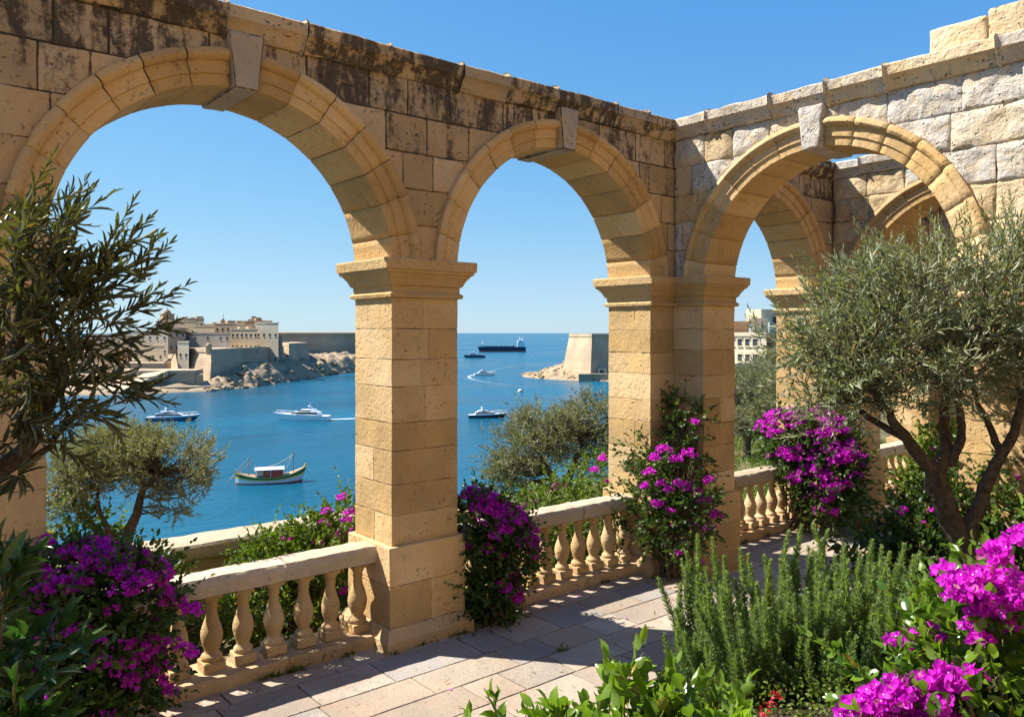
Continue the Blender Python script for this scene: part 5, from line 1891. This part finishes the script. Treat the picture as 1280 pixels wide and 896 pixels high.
# flowering clumps beyond the balustrades
p = Vector((3.05, 1.15, -0.12))
bougainvillea('low green shrub with few magenta flowers behind the nearest balustrade', tuple(p),
              lob(p, [(400, 690, 7.3, 0.35, 0.3, 0.3), (350, 700, 7.2, 0.4, 0.3, 0.22), (430, 665, 7.4, 0.2, 0.25, 0.26), (395, 740, 7.4, 0.45, 0.25, 0.3), (330, 735, 7.2, 0.35, 0.25, 0.25)]),
              8000, [(loc_(p, x, y, 7.2), 0.05, 12) for x, y in ((428, 622, ), (436, 640), (410, 640), (405, 655), (440, 665), (420, 670), (398, 678), (433, 650), (360, 672), (405, 690), (430, 740), (440, 760))],
              0.045, 0.027, 12, 0.05, seed=35, leafmat='lime', group='green shrubs beyond the balustrades')
p = Vector((6.0, 1.5, -0.3))
bougainvillea('low hedge-like shrub with a few pink flowers behind the middle balustrade', tuple(p),
              lob(p, [(660, 645, 8.7, 0.5, 0.35, 0.20), (710, 620, 9.2, 0.5, 0.4, 0.2), (755, 600, 9.8, 0.4, 0.4, 0.26), (690, 680, 8.8, 0.6, 0.4, 0.35), (750, 660, 9.0, 0.6, 0.4, 0.35)]),
              8500, [(loc_(p, x, y, 9.2), 0.06, 14) for x, y in ((743, 588), (755, 573), (700, 607), (693, 610), (657, 630), (762, 600), (672, 628))], 0.045, 0.03, 12, 0.05, seed=36, leafmat='lime', group='green shrubs beyond the balustrades')
p = Vector((1.75, 1.25, -0.12))
bougainvillea('loose green shrub behind the balusters under the small olive tree', tuple(p),
              lob(p, [(270, 770, 6.6, 0.40, 0.25, 0.22), (180, 740, 6.5, 0.35, 0.25, 0.3), (90, 690, 6.5, 0.35, 0.3, 0.45), (350, 770, 6.9, 0.35, 0.25, 0.2)]), 5000, [(loc_(p, 95, 690, 6.2), 0.05, 10), (loc_(p, 130, 680, 6.2), 0.05, 8)],
              0.045, 0.027, 12, 0.05, seed=37, leafmat='lime', group='green shrubs beyond the balustrades')
# shrubs under and beyond the sunlit arch
p = Vector((6.0, -2.45, 0.15))
bougainvillea('dark low shrub with few flowers in the shade behind the olive trunk', tuple(p),
              lob(p, [(1140, 675, 6.5, 0.38, 0.4, 0.24), (1205, 645, 6.5, 0.42, 0.4, 0.34), (1270, 620, 6.4, 0.45, 0.4, 0.45), (1100, 700, 6.3, 0.26, 0.3, 0.18), (1180, 710, 6.3, 0.6, 0.4, 0.35), (1280, 690, 6.2, 0.5, 0.4, 0.4)]),
              11000, [(loc_(p, x, y, 6.3), 0.04, 9) for x, y in ((1198, 630), (1262, 592), (1165, 640), (1160, 684), (1128, 640), (1150, 655))], 0.05, 0.026, 12, 0.05, seed=38, group='green shrubs in the garden bed', tm=0.3)
p = Vector((9.6, -1.3, 0.0))
bougainvillea('bright lime-green shrub beyond the sunlit arch, behind the olive fork', tuple(p),
              lob(p, [(1172, 580, 9.4, 0.22, 0.3, 0.28), (1190, 600, 9.2, 0.30, 0.3, 0.3), (1165, 615, 9.3, 0.20, 0.3, 0.25), (1180, 640, 9.3, 0.32, 0.4, 0.35), (1180, 555, 9.4, 0.12, 0.2, 0.18)]), 4200, [(loc_(p, 1166, 560, 9.2), 0.03, 4)],
              0.06, 0.026, 5, 0.04, seed=39, leafmat='lime', group='green shrubs in the garden bed', tm=0.6)
p = Vector((6.1, -3.9, 0.75))
bougainvillea('green shrub with red blossoms at the right edge beyond the olive trunk', tuple(p),
              lob(p, [(1262, 585, 6.3, 0.25, 0.3, 0.20), (1300, 620, 6.2, 0.4, 0.4, 0.4), (1270, 660, 6.1, 0.3, 0.3, 0.3)]), 3600, [(loc_(p, 1268, 597, 6.0), 0.025, 5)], 0.05, 0.022, 5, 0.04, seed=40, group='green shrubs in the garden bed', tm=0.5)

# ------------------------------------------------------------------ rosemary
p = Vector((3.72, -3.26, 0.45))
rng = np.random.default_rng(41)
root = thing('rosemary_bush', 'broad rosemary bush with many upright green spikes in the middle of the bed', 'bush', tuple(p))
wood, fol = MB(), MB()
spk = []
for x, y, d in ((858, 690, 4.95), (872, 668, 5.0), (890, 672, 5.0), (905, 695, 4.9), (925, 685, 4.95), (935, 693, 4.9), (955, 695, 4.8), (963, 700, 4.7), (985, 664, 5.0), (1002, 656, 5.0), (1016, 655, 5.05), (1035, 662, 5.05), (1055, 680, 4.95),
                (1075, 690, 4.9), (1090, 675, 5.0), (1102, 682, 4.95), (1112, 690, 4.85), (1130, 680, 4.95), (1142, 695, 4.9), (1150, 690, 5.0), (845, 760, 4.7), (855, 790, 4.6), (1025, 720, 4.6), (1060, 700, 4.6), (1085, 705, 4.6), (985, 755, 4.4), (1000, 745, 4.45), (1010, 750, 4.4), (1035, 755, 4.4),
                (900, 730, 4.6), (880, 745, 4.6), (920, 740, 4.55), (945, 730, 4.6), (1080, 740, 4.5), (975, 700, 4.9), (1045, 705, 4.9), (1020, 690, 4.8), (870, 720, 4.8), (960, 760, 4.4), (1110, 730, 4.7), (890, 790, 4.5), (930, 800, 4.4), (1060, 790, 4.35), (1010, 800, 4.3), (1120, 760, 4.7), (850, 730, 4.9)):
    d *= 0.86
    spk.append((np.array(tuple(site((x - 640) / 1000, d, zpy(y, d)) - p)), 1.0))
for _ in range(190):
    x, y, d = rng.uniform(868, 1140), rng.uniform(705, 880), rng.uniform(3.65, 4.3)
    spk.append((np.array(tuple(site((x - 640) / 1000, d, zpy(y, d)) - p)), 0.8))
spk += [(t + rng.normal(size=3) * np.array([0.06, 0.06, 0.03]) - np.array([0, 0, 0.10 + 0.18 * rng.random()]), 0.75) for t, s in list(spk) for _ in range(2)]
for tip, s in spk:
    foot = np.array([tip[0] * 0.62 + rng.normal() * 0.05, tip[1] * 0.62 + rng.normal() * 0.05, -0.02])
    L = np.linalg.norm(tip - foot)
    mid = foot * 0.45 + tip * 0.55 + (tip - foot * 1.0) * np.array([0.10, 0.10, -0.04]) + rng.normal(size=3) * 0.045
    t = np.linspace(0, 1, 12)[:, None]
    Q = (1 - t) ** 2 * foot + 2 * t * (1 - t) * mid + t * t * tip
    wood.tube(Q, np.linspace(0.008, 0.002, 12), 4, cap=False)
    m = int(1250 * s * max(0.4, min(1.0, L)))
    tt = 0.22 + 0.78 * rng.random(m) ** 0.8
    i = tt * 11
    k = np.minimum(i.astype(int), 10)
    f = (i - k)[:, None]
    c = Q[k] * (1 - f) + Q[k + 1] * f
    ax = unit(Q[k + 1] - Q[k])
    sd = unit(np.cross(ax, rng.normal(size=(m, 3))))
    wdt = np.where(tt > 0.85, 1 - (tt - 0.85) / 0.15 * 0.6, 1.0)
    dv = ax * rng.uniform(0.7, 1.7, m)[:, None] + sd
    ln = rng.uniform(0.026, 0.050, m) * wdt
    tn = np.zeros((m, 3))
    tn[:, 0] = np.clip(0.15 + 0.65 * tt * s + rng.normal(size=m) * 0.16, 0, 1)
    tn[:, 1] = np.where((tt < 0.42) & (rng.random(m) < 0.25), 0.6, 0)
    scatter(fol, L_THIN, c, dv, ln, 0.0046, tn, rng=rng)
wood.build('stems', MAT['twig'], root)
fol.build('foliage', MAT['rosemary'], root)


# ------------------------------------------------------------------ close plants in the foreground
def leafy(name, label, loc, spots, leaf_l, leaf_w, tpl, mat, stem_r=0.005, per=9, length=0.22, up=1.0, seed=1, group=None, tm=0.5, berries=None, drop=0.5):
    rng = np.random.default_rng(seed)
    root = thing(name, label, 'plant', loc, 0, group)
    wood, fol = MB(), MB()
    for (c, n, dv) in spots:
        c = np.array(c)
        for _ in range(n):
            b = c + rng.normal(size=3) * np.array([0.06, 0.06, 0.04])
            d = unit((rng.normal(size=3) * 0.45 + np.array(dv) * up)[None])[0]
            L = length * rng.uniform(0.7, 1.3)
            foot = np.array([b[0] * 0.6, b[1] * 0.6, -0.02])
            limb(wood, [foot, (foot + b) / 2 + rng.normal(size=3) * 0.03, b, b + d * L], stem_r, stem_r * 0.4, 5, 0.05, 9, 0.003, rng)
            shoots(fol, b[None] - d * L * 0.2, d[None], L * 1.2, per, leaf_l, leaf_w, tpl, tm + rng.normal() * 0.15, rng=rng, curl=0.2, spread=0.95, dead=0.03)
    wood.build('stems', MAT['twig'], root)
    fol.build('foliage', mat, root)
    if berries:
        bm = MB()
        for c in berries:
            m = 14
            o = unit(rng.normal(size=(m, 3)))
            scatter(bm, L_BRACT, np.array(c) + o * 0.012, o + rng.normal(size=(m, 3)) * 0.4, 0.016, 0.012, tones(m, 0.2, 1, 0, rng), rng=rng)
        bm.build('blossoms', MAT['redflower'], root)
    return root


p = Vector((1.95, -4.05, 0.62))
sp = []
for x, y, d, n, dv in ((748, 864, 2.75, 2, (0, 0, 1)), (795, 925, 2.7, 4, (0, 0, 1)), (830, 910, 2.75, 5, (0.1, 0, 1)), (870, 922, 2.7, 5, (0.2, 0, 1)), (905, 925, 2.7, 5, (0.3, -0.2, 1)), (938, 920, 2.75, 3, (0.6, -0.4, 0.8)), (955, 932, 2.7, 3, (0.3, -0.2, 1)),
                       (765, 930, 2.65, 4, (-0.2, 0.1, 1)), (705, 935, 2.65, 4, (-0.4, 0.2, 0.9)), (660, 938, 2.65, 4, (-0.6, 0.4, 0.8)), (612, 935, 2.65, 3, (-0.4, 0.3, 0.9)), (735, 920, 2.7, 4, (-0.1, 0, 1)), (860, 895, 2.75, 3, (0.1, 0, 1)), (820, 892, 2.75, 3, (0, 0, 1)), (850, 950, 2.6, 6, (0, 0, 1)), (800, 955, 2.6, 6, (0, 0, 1)), (910, 955, 2.6, 5, (0, 0, 1)), (740, 960, 2.6, 5, (0, 0, 1)), (965, 950, 2.65, 3, (0.3, -0.2, 0.8))):
    sp.append((loc_(p, x, y, d), n, dv))
leafy('leafy_shrub', 'glossy bright green shrub at the bottom edge, in front of the rosemary', tuple(p), sp, 0.080, 0.52, L_OVATE, MAT['gloss'], 0.004, 8, 0.12, 1.0, 51, None, 0.62,
      berries=[loc_(p, 955, 885, 2.6), loc_(p, 968, 872, 2.65)])
p = Vector((0.15, -3.05, 0.35))
sp = []
for x, y, d, n, dv in ((15, 715, 3.0, 2, (0.3, -0.2, 0.8)), (-10, 740, 2.9, 4, (0.2, 0, 0.8)), (30, 790, 2.9, 3, (0.6, -0.4, 0.3)), (0, 810, 2.8, 4, (0.4, -0.2, 0.4)), (-20, 860, 2.8, 5, (0.5, -0.2, 0.4)), (20, 870, 2.8, 4, (0.5, -0.3, 0.1)), (0, 910, 2.7, 5, (0.4, -0.2, 0.3)), (-40, 780, 2.8, 4, (0.1, 0, 1)), (15, 940, 2.7, 4, (0.4, -0.2, 0.2))):
    sp.append((loc_(p, x, y, d), n, dv))
leafy('leafy_shrub', 'dark green shrub with long drooping leaves in the lower left corner', tuple(p), sp, 0.135, 0.30, L_LANCE, MAT['dgloss'], 0.005, 8, 0.16, 0.9, 52, None, 0.4)

# foreground bougainvillea at the right, in full sun
p = Vector((2.55, -4.75, 0.75))


def heads(p, lst, d0, r=0.055, n=34):
    return [(loc_(p, x, y, d), r * s, int(n * s)) for x, y, d, s in lst]


rng = np.random.default_rng(60)
hl = []
for (x0, y0, x1, y1, n, s) in ((1065, 885, 1200, 850, 46, 1.0), (1080, 908, 1190, 885, 40, 1.0), (1182, 728, 1250, 742, 24, 0.9), (1200, 745, 1270, 760, 16, 1.0), (1225, 768, 1285, 735, 40, 1.0), (1250, 690, 1290, 670, 6, 0.8), (1240, 700, 1262, 706, 4, 0.7), (1232, 790, 1240, 800, 3, 0.8)):
    for k in range(n):
        t = rng.random()
        hl.append((x0 + (x1 - x0) * t + rng.normal() * 9, y0 + (y1 - y0) * t + rng.normal() * 9, 2.55 + rng.normal() * 0.05, s * rng.uniform(0.6, 1.1)))
bougainvillea('nearest bougainvillea in full sun, with two big flower heads at the lower right corner', tuple(p),
              lob(p, [(1210, 850, 2.7, 0.16, 0.18, 0.10), (1260, 820, 2.7, 0.18, 0.18, 0.14), (1150, 900, 2.65, 0.22, 0.2, 0.08), (1275, 880, 2.6, 0.2, 0.2, 0.16), (1230, 910, 2.6, 0.25, 0.2, 0.15), (1300, 790, 2.7, 0.14, 0.16, 0.16), (1220, 775, 2.75, 0.09, 0.1, 0.05)]),
              2600, heads(p, hl, 2.55, 0.040, 15), 0.058, 0.024, 15, 0.05, sprays=[(loc_(p, 1230, 800, 2.7), (-0.75, 0.55, 0.35), 0.32)], seed=61, near=True, leafmat='gloss', tm=0.35)

# creeping ground cover on the bank
rng = np.random.default_rng(70)
mb = MB()
n = 36000
xx = rng.uniform(1.6, 6.6, n)
yy = rng.uniform(-5.4, -2.35, n)
dens = fbm(np.c_[xx * 1.6, yy * 1.6, np.zeros(n)], 3)
rr_ = xx * SN - (yy + 5.5) * CS
dd_ = (yy + 5.5) * SN + xx * CS
bb_ = rr_ / np.maximum(dd_, 0.3)
k = (dens > -0.35) & ((bb_ > 0.44) | ((bb_ > 0.2) & (dd_ < 3.75))) & (xx > 1.6)
xx, yy, dens = xx[k], yy[k], dens[k]
n = len(xx)
zz = bed_z(np.c_[xx, yy]) + np.maximum(0, 0.10 + 0.16 * dens) * rng.random(n) ** 0.5
scatter(mb, L_DIAM, np.c_[xx, yy, zz], rdir(n, 0.6, rng), rng.uniform(0.018, 0.032, n), 0.014, tones(n, 0.2, 1, 0.03, rng), rng=rng)
tag(mb.build('ground_cover', MAT['lime']), kind='stuff')
# low greenery on the strip beyond the balustrades
mb = MB()
n = 42000
xx = rng.uniform(-2.5, 16, n)
yy = rng.uniform(0.65, 7.5, n)
yl = np.where(xx < 5.3, 1.9, land_edge(xx))
k = (yy < yl) & (fbm(np.c_[xx * 1.2, yy * 1.2, np.ones(n)], 3) > -0.35)
xx, yy = xx[k], yy[k]
n = len(xx)
h = (0.16 + 0.22 * np.clip(fbm(np.c_[xx * 1.1, yy * 1.1, np.zeros(n)], 3) + 0.3, 0, 1))
zz = hill_z(np.c_[xx, yy]) + h * rng.random(n) ** 0.5
scatter(mb, L_DIAM, np.c_[xx, yy, zz], rdir(n, 0.7, rng), rng.uniform(0.04, 0.075, n), 0.032, tones(n, 0.1, 1, 0.02, rng), rng=rng)
tag(mb.build('ground_cover', MAT['lime']), kind='stuff')
# grass tufts on the lawn seen under the arch
mb = MB()
n = 26000
q = sites(np.c_[rng.uniform(3.5, 14, n), rng.uniform(12, 34, n)])
k = q[:, 1] < land_edge(q[:, 0]) + 0.5
q = q[k]
n = len(q)
scatter(mb, L_THIN, np.c_[q, hill_z(q)], rdir(n, 1.6, rng), rng.uniform(0.08, 0.2, n), 0.03, tones(n, 0.1, 0.8, 0.02, rng), rng=rng)
tag(mb.build('grass', MAT['lime']), kind='stuff')
# fallen petals and leaves on the paving
mb = MB()
n = 24
xx, yy = rng.uniform(1.2, 9, n), rng.uniform(-1.6, 0.0, n)
k = rng.random(n) < 0.5
scatter(mb, L_BRACT, np.c_[xx, yy, np.full(n, 0.006)], rdir(n, 0, rng) * np.array([1, 1, 0.15]), 0.026, 0.02, tones(n, 0, 1, 0, rng), np.tile([0, 0, 1.0], (n, 1)), rng=rng)
tag(mb.build('fallen_petals', MAT['bract']), kind='stuff')
# dry leaves and weeds along the foot of the plinths
rng = np.random.default_rng(90)
mb = MB()
n = 260
xx = rng.uniform(0.9, 12, n)
yy = np.where(rng.random(n) < 0.6, rng.normal(0.02, 0.05, n), rng.uniform(-2.1, 0.0, n))
scatter(mb, L_LANCE, np.c_[xx, np.minimum(yy, 0.085), np.full(n, 0.008)], rdir(n, 0, rng) * np.array([1, 1, 0.2]), rng.uniform(0.03, 0.06, n), 0.011, np.stack([rng.random(n), rng.uniform(0.5, 1, n), np.zeros(n)], -1), np.tile([0, 0, 1.0], (n, 1)), rng=rng)
tag(mb.build('fallen_leaves', MAT['dark_olive']), kind='stuff')
mb = MB()
for _ in range(46):
    x = rng.uniform(0.95, 12.5)
    on = (3.2 < x < 4.04) or (6.3 < x < 7.4) or (9.58 < x < 10.7)
    y = -0.115 if on else 0.085
    if rng.random() < 0.25:
        y = rng.uniform(-2.2, -0.3)
    m = int(rng.uniform(8, 30))
    scatter(mb, L_DIAM, np.c_[x + rng.normal(size=m) * 0.035, y + rng.normal(size=m) * 0.012, np.full(m, 0.0)], rdir(m, 0.9, rng), rng.uniform(0.02, 0.075, m), 0.013, tones(m, 0.1, 0.9, 0.1, rng), rng=rng)
tag(mb.build('weeds', MAT['lime']), kind='stuff')
